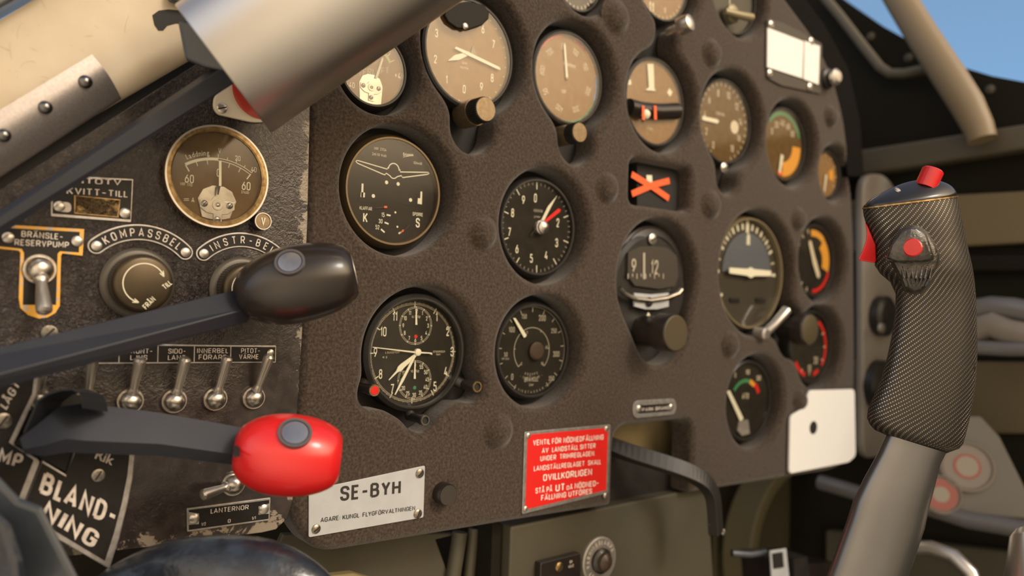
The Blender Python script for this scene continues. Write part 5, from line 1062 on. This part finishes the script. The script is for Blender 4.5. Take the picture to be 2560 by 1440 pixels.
# ================================================================== UNDER THE PANEL
t = thing('olive_equipment_box', 'olive green metal box under the instrument panel with a round dial label', 'equipment box', P(1500, 1500, .02))
build(lambda b: b.prism([P(x, y, .0) + Vector((0, .14, 0)) for x, y in [(1306, 1328), (1298, 1560), (1815, 1480), (1800, 1222), (1788, 1226)]], N_ * .125), 'box_body', olive, t, bevel=.002)
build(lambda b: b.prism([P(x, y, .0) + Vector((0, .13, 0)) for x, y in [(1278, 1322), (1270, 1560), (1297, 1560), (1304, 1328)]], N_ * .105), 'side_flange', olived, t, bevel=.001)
Yb = .015
t2 = thing('warning_light_ring', 'grey round ring plate lettered VARNINGSLAMPA around a dark lamp', 'lamp', P(1495, 1400, Yb)); f = Fr(P(1495, 1399, Yb)); R = 58 * ppm(1495, Yb)
build(lambda b: b.lathe(f, [(R * 1.0, 0), (R * 1.0, .002), (R * .95, .003), (R * .55, .003), (R * .55, 0)], 56), 'ring_plate', mat('ring grey', (.40, .38, .34), .4, .5), t2, angle=30)
build(lambda b: b.ring(f, R * .62, R * .92, .003, .0031, 56), 'black_band', mat('band', (.16, .15, .14), .5), t2)
build(lambda b: (b.m(0).arctext('VARNINGSLAMPA', Fr(f(0, 0, .0033)), (0, 0), R * .77, -1.9, 1.25, R * .21, .9, .03), b.arctext('BY', Fr(f(0, 0, .0033)), (0, 0), R * .77, -2.6, -2.1, R * .21, .9, .03)), 'lettering', letterm, t2)
build(lambda b: b.lathe(f, [(R * .55, .0), (R * .55, .006), (R * .45, .008), (R * .40, .0085)], 40), 'lamp_socket', blackplastic, t2); build(lambda b: b.lathe(f, [(R * .42, .007), (R * .36, .011), (R * .2, .0135), (0, .0145)], 40), 'lamp_lens', mat('brown lens', (.055, .035, .022), .3), t2)
t2 = thing('fuse_block', 'small black block with slotted screw left of the ring-shaped lamp', 'block', P(1385, 1420, Yb))
build(lambda b: b.prism([P(x, y, Yb) for x, y in [(1337, 1402), (1335, 1470), (1437, 1450), (1437, 1377)]], N_ * .008), 'block_body', blackplastic, t2, bevel=.001); f = Fr(P(1397, 1417, Yb - .008)); screw(t2, f.o, .0042, .9, brass)
build(lambda b: (b.text('BH', Fr(P(1427, 1404, Yb - .0081)), .0026, .9, .02), b.text('4542', Fr(P(1427, 1415, Yb - .0081)), .0026, .9, .02)), 'lettering', letterm, t2)
t = thing('olive_mounting_frame', 'olive sheet bracket below the SE-BYH plate under the panel', 'bracket', P(950, 1440, .04))
build(lambda b: b.prism([P(x, y, .06) for x, y in [(700, 1330), (1140, 1330), (1080, 1345), (1125, 1470), (1140, 1560), (600, 1560)]], N_ * .006), 'bracket_sheet', olive, t, bevel=.001)
build(lambda b: b.prism([P(x, y, .03) for x, y in [(800, 1432), (870, 1424), (925, 1440), (930, 1500), (780, 1500)]], N_ * .01), 'cable_clip', mat('khaki clip', (.22, .17, .07), .6), t, bevel=.002)
build(lambda b: (b.tube([P(1128, 1470, .05), P(1150, 1330, .05)], .0065), ), 'strut', olive, t); build(lambda b: (b.tube([P(1170, 1470, .05), P(1185, 1320, .05)], .005), ), 'strut', olive, t); build(lambda b: (b.tube([P(1268, 1480, .03), P(1272, 1360, .03)], .004)), 'strut', olive, t)
t = thing('black_switch_box', 'black switch housing with a white-framed rocker right of the olive box', 'switch', P(1930, 1400, .03))
build(lambda b: b.prism([P(x, y, .10) for x, y in [(1850, 1372), (1860, 1500), (1960, 1490), (1955, 1368)]], N_ * .075), 'housing', blackplastic, t, bevel=.001)
build(lambda b: b.prism([P(x, y, -.01) for x, y in [(1922, 1376), (1928, 1470), (1972, 1465), (1962, 1370)]], N_ * .002), 'white_frame', whiteplate, t, bevel=.0004); build(lambda b: (b.prism([P(x, y, -.012) for x, y in [(1930, 1384), (1933, 1421), (1957, 1417), (1954, 1380)]], N_ * .0015)), 'rocker', dark, t)
build(lambda b: b.prism([P(x, y, .02) for x, y in [(1925, 1380), (1930, 1480), (1970, 1475), (1960, 1374)]], N_ * .030), 'rocker_body', black, t)
build(lambda b: b.tube([P(1830, 1383, .02), P(1875, 1386, .01), P(1915, 1380, .0)], .004), 'blue_lever', bluegrey, t)
# ================================================================== STRUCTURE
def struct(name, fn, mt, **k): o = build(fn, name, mt, **k); o['kind'] = 'structure'; return o
XW = 1.16
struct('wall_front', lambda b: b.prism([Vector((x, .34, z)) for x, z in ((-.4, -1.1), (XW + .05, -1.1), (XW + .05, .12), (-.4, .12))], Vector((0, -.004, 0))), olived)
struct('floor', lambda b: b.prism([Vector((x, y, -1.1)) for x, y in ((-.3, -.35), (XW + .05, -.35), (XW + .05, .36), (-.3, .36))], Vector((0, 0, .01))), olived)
# right side wall with a curved upper edge under the sky
sky_edge = [(2030, -60), (2110, 0), (2200, 62), (2290, 112), (2400, 166), (2480, 190), (2560, 205), (2700, 222)]
wall = [PX(x, y, XW) for x, y in sky_edge]; far = wall[0]; near = wall[-1]
poly = [Vector((XW, .36, wall[0].z + .06))] + wall + [Vector((XW, -1.3, near.z)), Vector((XW, -1.3, -1.1)), Vector((XW, .36, -1.1))]
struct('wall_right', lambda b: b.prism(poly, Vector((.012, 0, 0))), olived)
def xs(px, d0=0, X=XW): return [PX(x, y, X - d0) for x, y in px]
def strip(name, px, th, mt, bev=.004): o = struct(name, lambda b: b.prism(xs(px), Vector((-th, 0, 0))), mt, bevel=bev); return o
def edgebar(name, a, b_, wpx, th, mt):
    b_ = (a[0] + (b_[0] - a[0]) * 1.6, a[1] + (b_[1] - a[1]) * 1.6)
    return strip(name, [a, b_, (b_[0], b_[1] + wpx), (a[0], a[1] + wpx)], th, mt)
edgebar('trim_1', (2080, 396), (2760, 292), 62, .03, mat('olive rail', (.085, .072, .048), .5)); edgebar('trim_2', (2080, 506), (2760, 470), 130, .015, mat('olive rail 2', (.16, .122, .062), .6))
edgebar('trim_3', (2080, 640), (2760, 640), 40, .02, olived); edgebar('trim_4', (2080, 900), (2760, 905), 180, .012, mat('olive rail 3', (.11, .086, .046), .6)); edgebar('trim_5', (2080, 1320), (2760, 1400), 120, .02, olive)
# raised black panel with rounded lower strip below the sky edge
t = thing('windscreen_seal_strip', 'thin olive strip bent in a hook below the blue sky edge', 'trim strip', PX(2250, 180, XW - .03)); build(lambda b: b.tube([PX(x, y, XW - .025) for x, y in [(2050, -20), (2100, 40), (2160, 118), (2200, 168), (2225, 184), (2260, 184), (2320, 172)]], .007, 12), 'strip', mat('strip olive', (.10, .085, .055), .5), t)
t = thing('canopy_frame_tube', 'thick olive canopy frame tube crossing the blue sky diagonally', 'frame tube', PX(2480, 330, XW - .07))
build(lambda b: b.tube([PX(x, y, XW - .06) for x, y in [(2200, -90), (2252, 0), (2310, 95), (2372, 190), (2418, 262), (2446, 318), (2456, 350)]], [.0195, .0195, .020, .0205, .020, .018, .017], 28), 'tube', mat('tube olive', (.22, .165, .095), .5), t)
for i, (x, y) in enumerate([(2178, 92), (2272, 145), (2476, 224)]):
    t = thing('wall_rivet', ['dim round bolt on the dark wall left of the hooked strip end', 'dim round bolt just left of the canopy tube', 'dim round bolt right of the canopy tube under the sky'][i], 'bolt', PX(x, y, XW), 'bolts on the dark side wall'); f = axis_frame(PX(x, y, XW), Vector((-1, 0, 0))); build(lambda b: b.lathe(f, [(.0065, 0), (.006, .003), (.003, .005), (0, .0052)], 20), 'bolt_head', olive, t)
# coaming between the panel top right and wall
struct('trim_6', lambda b: b.loft([[P(x, y, .02) for x, y in [(1880, -120), (1985, -40), (2060, 60), (2120, 170), (2150, 300), (2160, 440), (2120, 440), (2100, 300), (2060, 180), (2000, 90), (1940, 20), (1840, -80)]], [P(x, y, .02) + Vector((.03, .22, 0)) for x, y in [(1880, -120), (1985, -40), (2060, 60), (2120, 170), (2150, 300), (2160, 440), (2120, 440), (2100, 300), (2060, 180), (2000, 90), (1940, 20), (1840, -80)]]], True, False), mat('matt black', (.006, .0055, .005), .9, spec=.1))
# side instrument strip right of the main panel
t = thing('side_switch_strip', 'grey vertical round-topped strip with dark switches between panel and stick', 'switch panel', P(2170, 1150, .02))
build(lambda b: b.prism(rpoly([P(x, y, .05) for x, y in [(2137, 1150), (2137, 436), (2200, 436), (2262, 560), (2262, 1110)]], .03, 6), N_ * .012), 'strip_plate', greyp, t, bevel=.004)
for x, y, ry in ((2196, 790, 50), (2190, 962, 62)): build(lambda b: (b.lathe(Fr(P(x, y, .038)), [(ry * ppm(x, .04), 0), (ry * ppm(x, .04), .012), (ry * .8 * ppm(x, .04), .016), (0, .016)], 32)), 'switch_body', black, t); build(lambda b: (b.lathe(Fr(P(x + 5, y + 30, .018)), [(.007, 0), (.006, .004), (0, .006)], 20)), 'switch_tip', satin, t)
# slanted console with dials at lower right
Cn = Pl(PX(2440, 1180, XW - .12), Vector((-.75, -.55, .35)))
t = thing('side_console', 'grey slanted side console with two round dials behind the stick', 'console', Cn.at(2440, 1310))
build(lambda b: b.prism([Cn.at(x, y) for x, y in [(2330, 1040), (2452, 1038), (2500, 1090), (2575, 1240), (2620, 1300), (2240, 1275)]], Cn.n * -.03), 'console_top', mat('console grey', (.145, .135, .115), .5), t, bevel=.003)
for x, y, r_, lb in ((2415, 1168, 55, 'larger grey dial with red spot on the side console'), (2350, 1238, 42, 'smaller pink-ringed dial on the side console beside the stick')):
    f = axis_frame(Cn.at(x, y, .001), Cn.n); R = r_ * (f.o - CAM).dot(FWD) / F * 1.15; g = thing('console_dial', lb, 'gauge', f.o, 'dials on the side console')
    build(lambda b: b.lathe(f, [(R, -.001), (R, .006), (R * .9, .008), (R * .86, .005), (0, .005)], 40), 'dial_case', mat('dial grey', (.22, .19, .16), .5), g)
    build(lambda b: b.lathe(f, [(R * .5 if r_ > 50 else R * .8, .0052), (R * .5 if r_ > 50 else R * .8, .0056), (0, .0057)], 32), 'face_spot', mat('pink', (.30, .09, .07), .5), g); build(lambda b: b.lathe(Fr(f(-.0, 0, .0), f.u, f.v) if 0 else f, [(R * .4, .0058), (0, .0062)], 32), 'centre', mat('dial grey light', (.28, .25, .20), .5), g)
def pipe(name, label, pts, r, mt, cat='pipe'):
    t = thing(name, label, cat, pts[0]); build(lambda b: b.tube(pts, r, 14), 'tube', mt, t); return t
pipe('blue_pipe', 'grey-blue pipe passing behind the grey stick tube', [PX(x, y, XW - .15) for x, y in [(2050, 1205), (2110, 1222), (2170, 1240), (2300, 1262), (2420, 1300), (2600, 1330)]], .010, tube)
pipe('curved_brass_pipe', 'curved metal pipe with warm sheen at the bottom right', [PX(x, y, XW - .25) for x, y in [(2250, 1372), (2330, 1372), (2385, 1392), (2425, 1432), (2450, 1500)]], .0085, satin)
pipe('upper_grey_tube', 'grey tube segment right of the stick grip, uppermost one', [PX(x, y, XW - .08) for x, y in [(2440, 775), (2480, 768), (2530, 772), (2620, 790)]], .014, tube)
pipe('middle_grey_tube', 'rounded grey handle shape right of the stick grip, middle one', [PX(x, y, XW - .09) for x, y in [(2440, 825), (2480, 812), (2520, 830), (2620, 850)]], .016, greyp)
pipe('lower_grey_tube', 'thin straight grey tube right of the grip, lowest one', [PX(x, y, XW - .10) for x, y in [(2440, 868), (2520, 872), (2620, 872)]], .009, tube)
t = thing('white_cone', 'pale blunt cone at the right edge near the bottom', 'handle', PX(2540, 1440, XW - .4)); build(lambda b: b.loft([[axis_frame(PX(x, y, XW - .45), Vector((-.2, -.4, -.8)))(r * math.cos(a * PI / 12), r * math.sin(a * PI / 12)) for a in range(24)] for x, y, r in ((2568, 1318, .008), (2573, 1335, .014), (2598, 1460, .026))]), 'cone_body', satin, t)
# duct ring under the panel
t = thing('round_duct', 'olive duct ring behind and below the panel, right of the olive box', 'duct', P(1900, 1300, .2)); f = Fr(P(1935, 1345, .22))
build(lambda b: b.ring(f, .115, .135, 0, .05, 56), 'duct_ring', mat('duct olive', (.13, .11, .055), .6), t, bevel=.004); build(lambda b: b.lathe(f, [(.118, .01), (0, .012)], 40), 'duct_inside', mat('duct inside', (.05, .043, .022), .6), t)
struct('trim_7', lambda b: b.prism([P(x, y, .06) for x, y in [(1400, 1050), (1800, 1040), (1800, 1150), (1400, 1140)]], N_ * .01), tanp)
struct('trim_8', lambda b: b.prism([P(x, y, .12) for x, y in [(1640, 1190), (2200, 1100), (2200, 1500), (1640, 1500)]], Vector((0, .02, 0))) if 0 else b.prism([P(x, y, .30) for x, y in [(1780, 1130), (2250, 1080), (2250, 1560), (1780, 1560)]], N_ * .01), mat('bulkhead olive', (.105, .088, .045), .6))
# ================================================================== CONTROL STICK
SD = .585
t = thing('control_stick', 'control stick with black carbon-weave grip, red buttons and grey tube', 'control stick', PD(2170, 1440, SD))
def section(Lp, Rp, ry, n=48, sq=2.25, dd=0.):
    a, b_ = PD(*Lp, SD + dd), PD(*Rp, SD + dd); c = (a + b_) / 2; u = (b_ - a) / 2; v = (c - CAM).normalized() * u.length * ry; o = []
    for k in range(n):
        t_ = 2 * PI * k / n; cx_, sy_ = math.cos(t_), math.sin(t_); e = 2 / sq
        o.append(c + u * (abs(cx_)**e * (1 if cx_ > 0 else -1)) + v * (abs(sy_)**e * (1 if sy_ > 0 else -1)))
    return o
secs_px = [((2157, 522), (2393, 492)), ((2159, 540), (2401, 522)), ((2165, 560), (2408, 556)), ((2176, 588), (2414, 588)), ((2187, 616), (2420, 618)), ((2187, 664), (2431, 665)), ((2200, 684), (2434, 682)), ((2226, 706), (2437, 704)), ((2239, 735), (2440, 740)), ((2238, 780), (2442, 792)), ((2231, 831), (2444, 850)), ((2217, 896), (2443, 908)), ((2202, 949), (2439, 966)), ((2183, 992), (2432, 1010)), ((2169, 1024), (2424, 1050)), ((2167, 1046), (2414, 1090)), ((2174, 1062), (2408, 1110)), ((2187, 1075), (2398, 1122)), ((2205, 1083), (2375, 1130))]
rings = [section(a, b_, .58) for a, b_ in secs_px]
b = MB(); n = 48; vs = []; uv = []; V = 0; prev = None
for r_ in rings:
    c = sum(r_, Vector((0, 0, 0))) / n
    if prev is not None: V += (c - prev).length * 1000
    prev = c; per = 0; rr = r_ + [r_[0]]
    for k in range(n + 1):
        vs.append(rr[k]); uv.append((per, V)); per += (rr[min(k + 1, n)] - rr[k]).length * 1000
    sc = 200.0 / max(per, 1)
    for k in range(n + 1): i = len(uv) - n - 1 + k; uv[i] = (uv[i][0] * sc, uv[i][1])
fs = [(j * (n + 1) + k, j * (n + 1) + k + 1, (j + 1) * (n + 1) + k + 1, (j + 1) * (n + 1) + k) for j in range(len(rings) - 1) for k in range(n)]
b.add(vs, fs, True); b.uv = uv; b.obj('grip', carbon, t, angle=180)
build(lambda b: b.loft([rings[-1], section((2216, 1088), (2365, 1134), .5)]), 'grip_foot', dark, t)
capm = mat('cap black', (.011, .012, .014), .28, coat=.3)
def capsec(Lp, Rp, ry, sh=0): return section(Lp, Rp, ry)
build(lambda b: b.loft([section((2155, 525), (2396, 494), .60), section((2155, 518), (2395, 487), .60), section((2168, 503), (2388, 472), .56), section((2192, 488), (2374, 460), .50), section((2222, 472), (2352, 452), .42), section((2255, 458), (2325, 448), .3), section((2280, 452), (2300, 449), .2)]), 'grip_cap', capm, t, angle=60, sub=1)
build(lambda b: b.loft([section((2155, 523), (2396, 493), .605), section((2156, 519), (2396, 489), .605)]), 'cap_seam', brass, t)
tp = PD(2321, 452, SD - .004); tq = PD(2331, 430, SD - .004); f = axis_frame(tp - (tq - tp) * .8, tq - tp)
build(lambda b: b.lathe(f, [(.0074, 0), (.0074, .0135), (.0066, .0143), (0, .0145)], 36), 'top_button', redplastic, t)
f = axis_frame(PD(2243, 476, SD - .03), Vector((-.2, -.6, .7))); build(lambda b: b.lathe(f, [(.0022, 0), (.002, .001), (0, .0016)], 16), 'cap_screw', satin, t)
# trigger
build(lambda b: b.loft([[PD(x, y, SD - .008) for x, y in [(2163, 555), (2170, 566), (2189, 612), (2190, 652), (2187, 658), (2152, 652), (2145, 648), (2155, 630), (2165, 602), (2167, 580)]], [PD(x, y, SD + .006) for x, y in [(2163, 555), (2170, 566), (2189, 612), (2190, 652), (2187, 658), (2152, 652), (2145, 648), (2155, 630), (2165, 602), (2167, 580)]]], True, False), 'trigger', redplastic, t, bevel=.001)
# thumb switch
fd = SD - .0335 * .58 * 1.0
def pf(x, y, e=0.): return PD(x, y, SD - .0225 - e)
hs = [(2218, 640), (2228, 610), (2250, 574), (2268, 564), (2294, 562), (2318, 578), (2340, 612), (2350, 640), (2348, 660), (2330, 690), (2320, 715), (2302, 733), (2284, 735), (2262, 726), (2250, 700), (2240, 680)]
ribm = mat('ribbed rubber', (.030, .026, .022), .25, noise=(120, (.07, .058, .044), .5, .7), bump=(260, .5, .002), coat=.4)
ps = [Vector((x, y, 0)) for x, y in hs]; cxm = Vector((2285, 645, 0))
build(lambda b: b.loft([[pf(*(cxm + (p - cxm) * k).xy, e) for p in ps] for k, e in ((1.03, -.012), (1., .0), (.95, .0035), (.86, .0055))]), 'thumb_switch_base', ribm, t, angle=60)
ps2 = [Vector((x, y, 0)) for x, y in [(2214, 648), (2226, 612), (2252, 576), (2270, 566), (2294, 566), (2316, 584), (2336, 640), (2334, 650), (2310, 656), (2240, 656)]]; c2 = Vector((2276, 618, 0))
build(lambda b: b.loft([[pf(*(c2 + (p - c2) * k).xy, e) for p in ps2] for k, e in ((.98, .004), (1., .009), (.93, .0125), (.84, .0135))]), 'thumb_rocker', ribm, t, angle=60)
b = MB()
for k in range(7):
    x = 2258 + k * 11
    b.tube([pf(x + (x - 2290) * .12, 666, .0045), pf(x, 696, .0058), pf(x - 2 - (x - 2290) * .25, 716, .0046)], .0011, 8)
b.obj('thumb_switch_ribs', ribm, t)
f = axis_frame(pf(2281, 620, .0125), (CAM - pf(2281, 620)).normalized() + DWN * -.1); build(lambda b: b.lathe(f, [(.0062, 0), (.0062, .003), (.0054, .0038), (0, .004)], 32), 'thumb_button', redplastic, t)
f = axis_frame(PD(2434, 915, SD - .004), RGT + FWD * -.4); build(lambda b: b.lathe(f, [(.0045, -.004), (.0045, .0004), (0, .0005)], 24), 'side_hole', dark, t)
# tube
tb = [((2216, 1086), (2366, 1132)), ((2196, 1130), (2352, 1160)), ((2160, 1195), (2338, 1215)), ((2133, 1250), (2325, 1263)), ((2118, 1298), (2312, 1322)), ((2095, 1362), (2293, 1380)), ((2067, 1440), (2270, 1446)), ((2025, 1560), (2232, 1570)), ((1960, 1760), (2170, 1770))]
build(lambda b: b.loft([section(a, b_, .62, sq=2.6) for a, b_ in tb]), 'stick_tube', stickgrey, t, angle=60)
# ------------------------------------------------------------------ clean up
for o in bpy.data.objects:
    if '_o' in o: del o['_o']
for o in list(bpy.data.objects):
    if o.type == 'EMPTY' and o.name.startswith('panel_screw') : pass
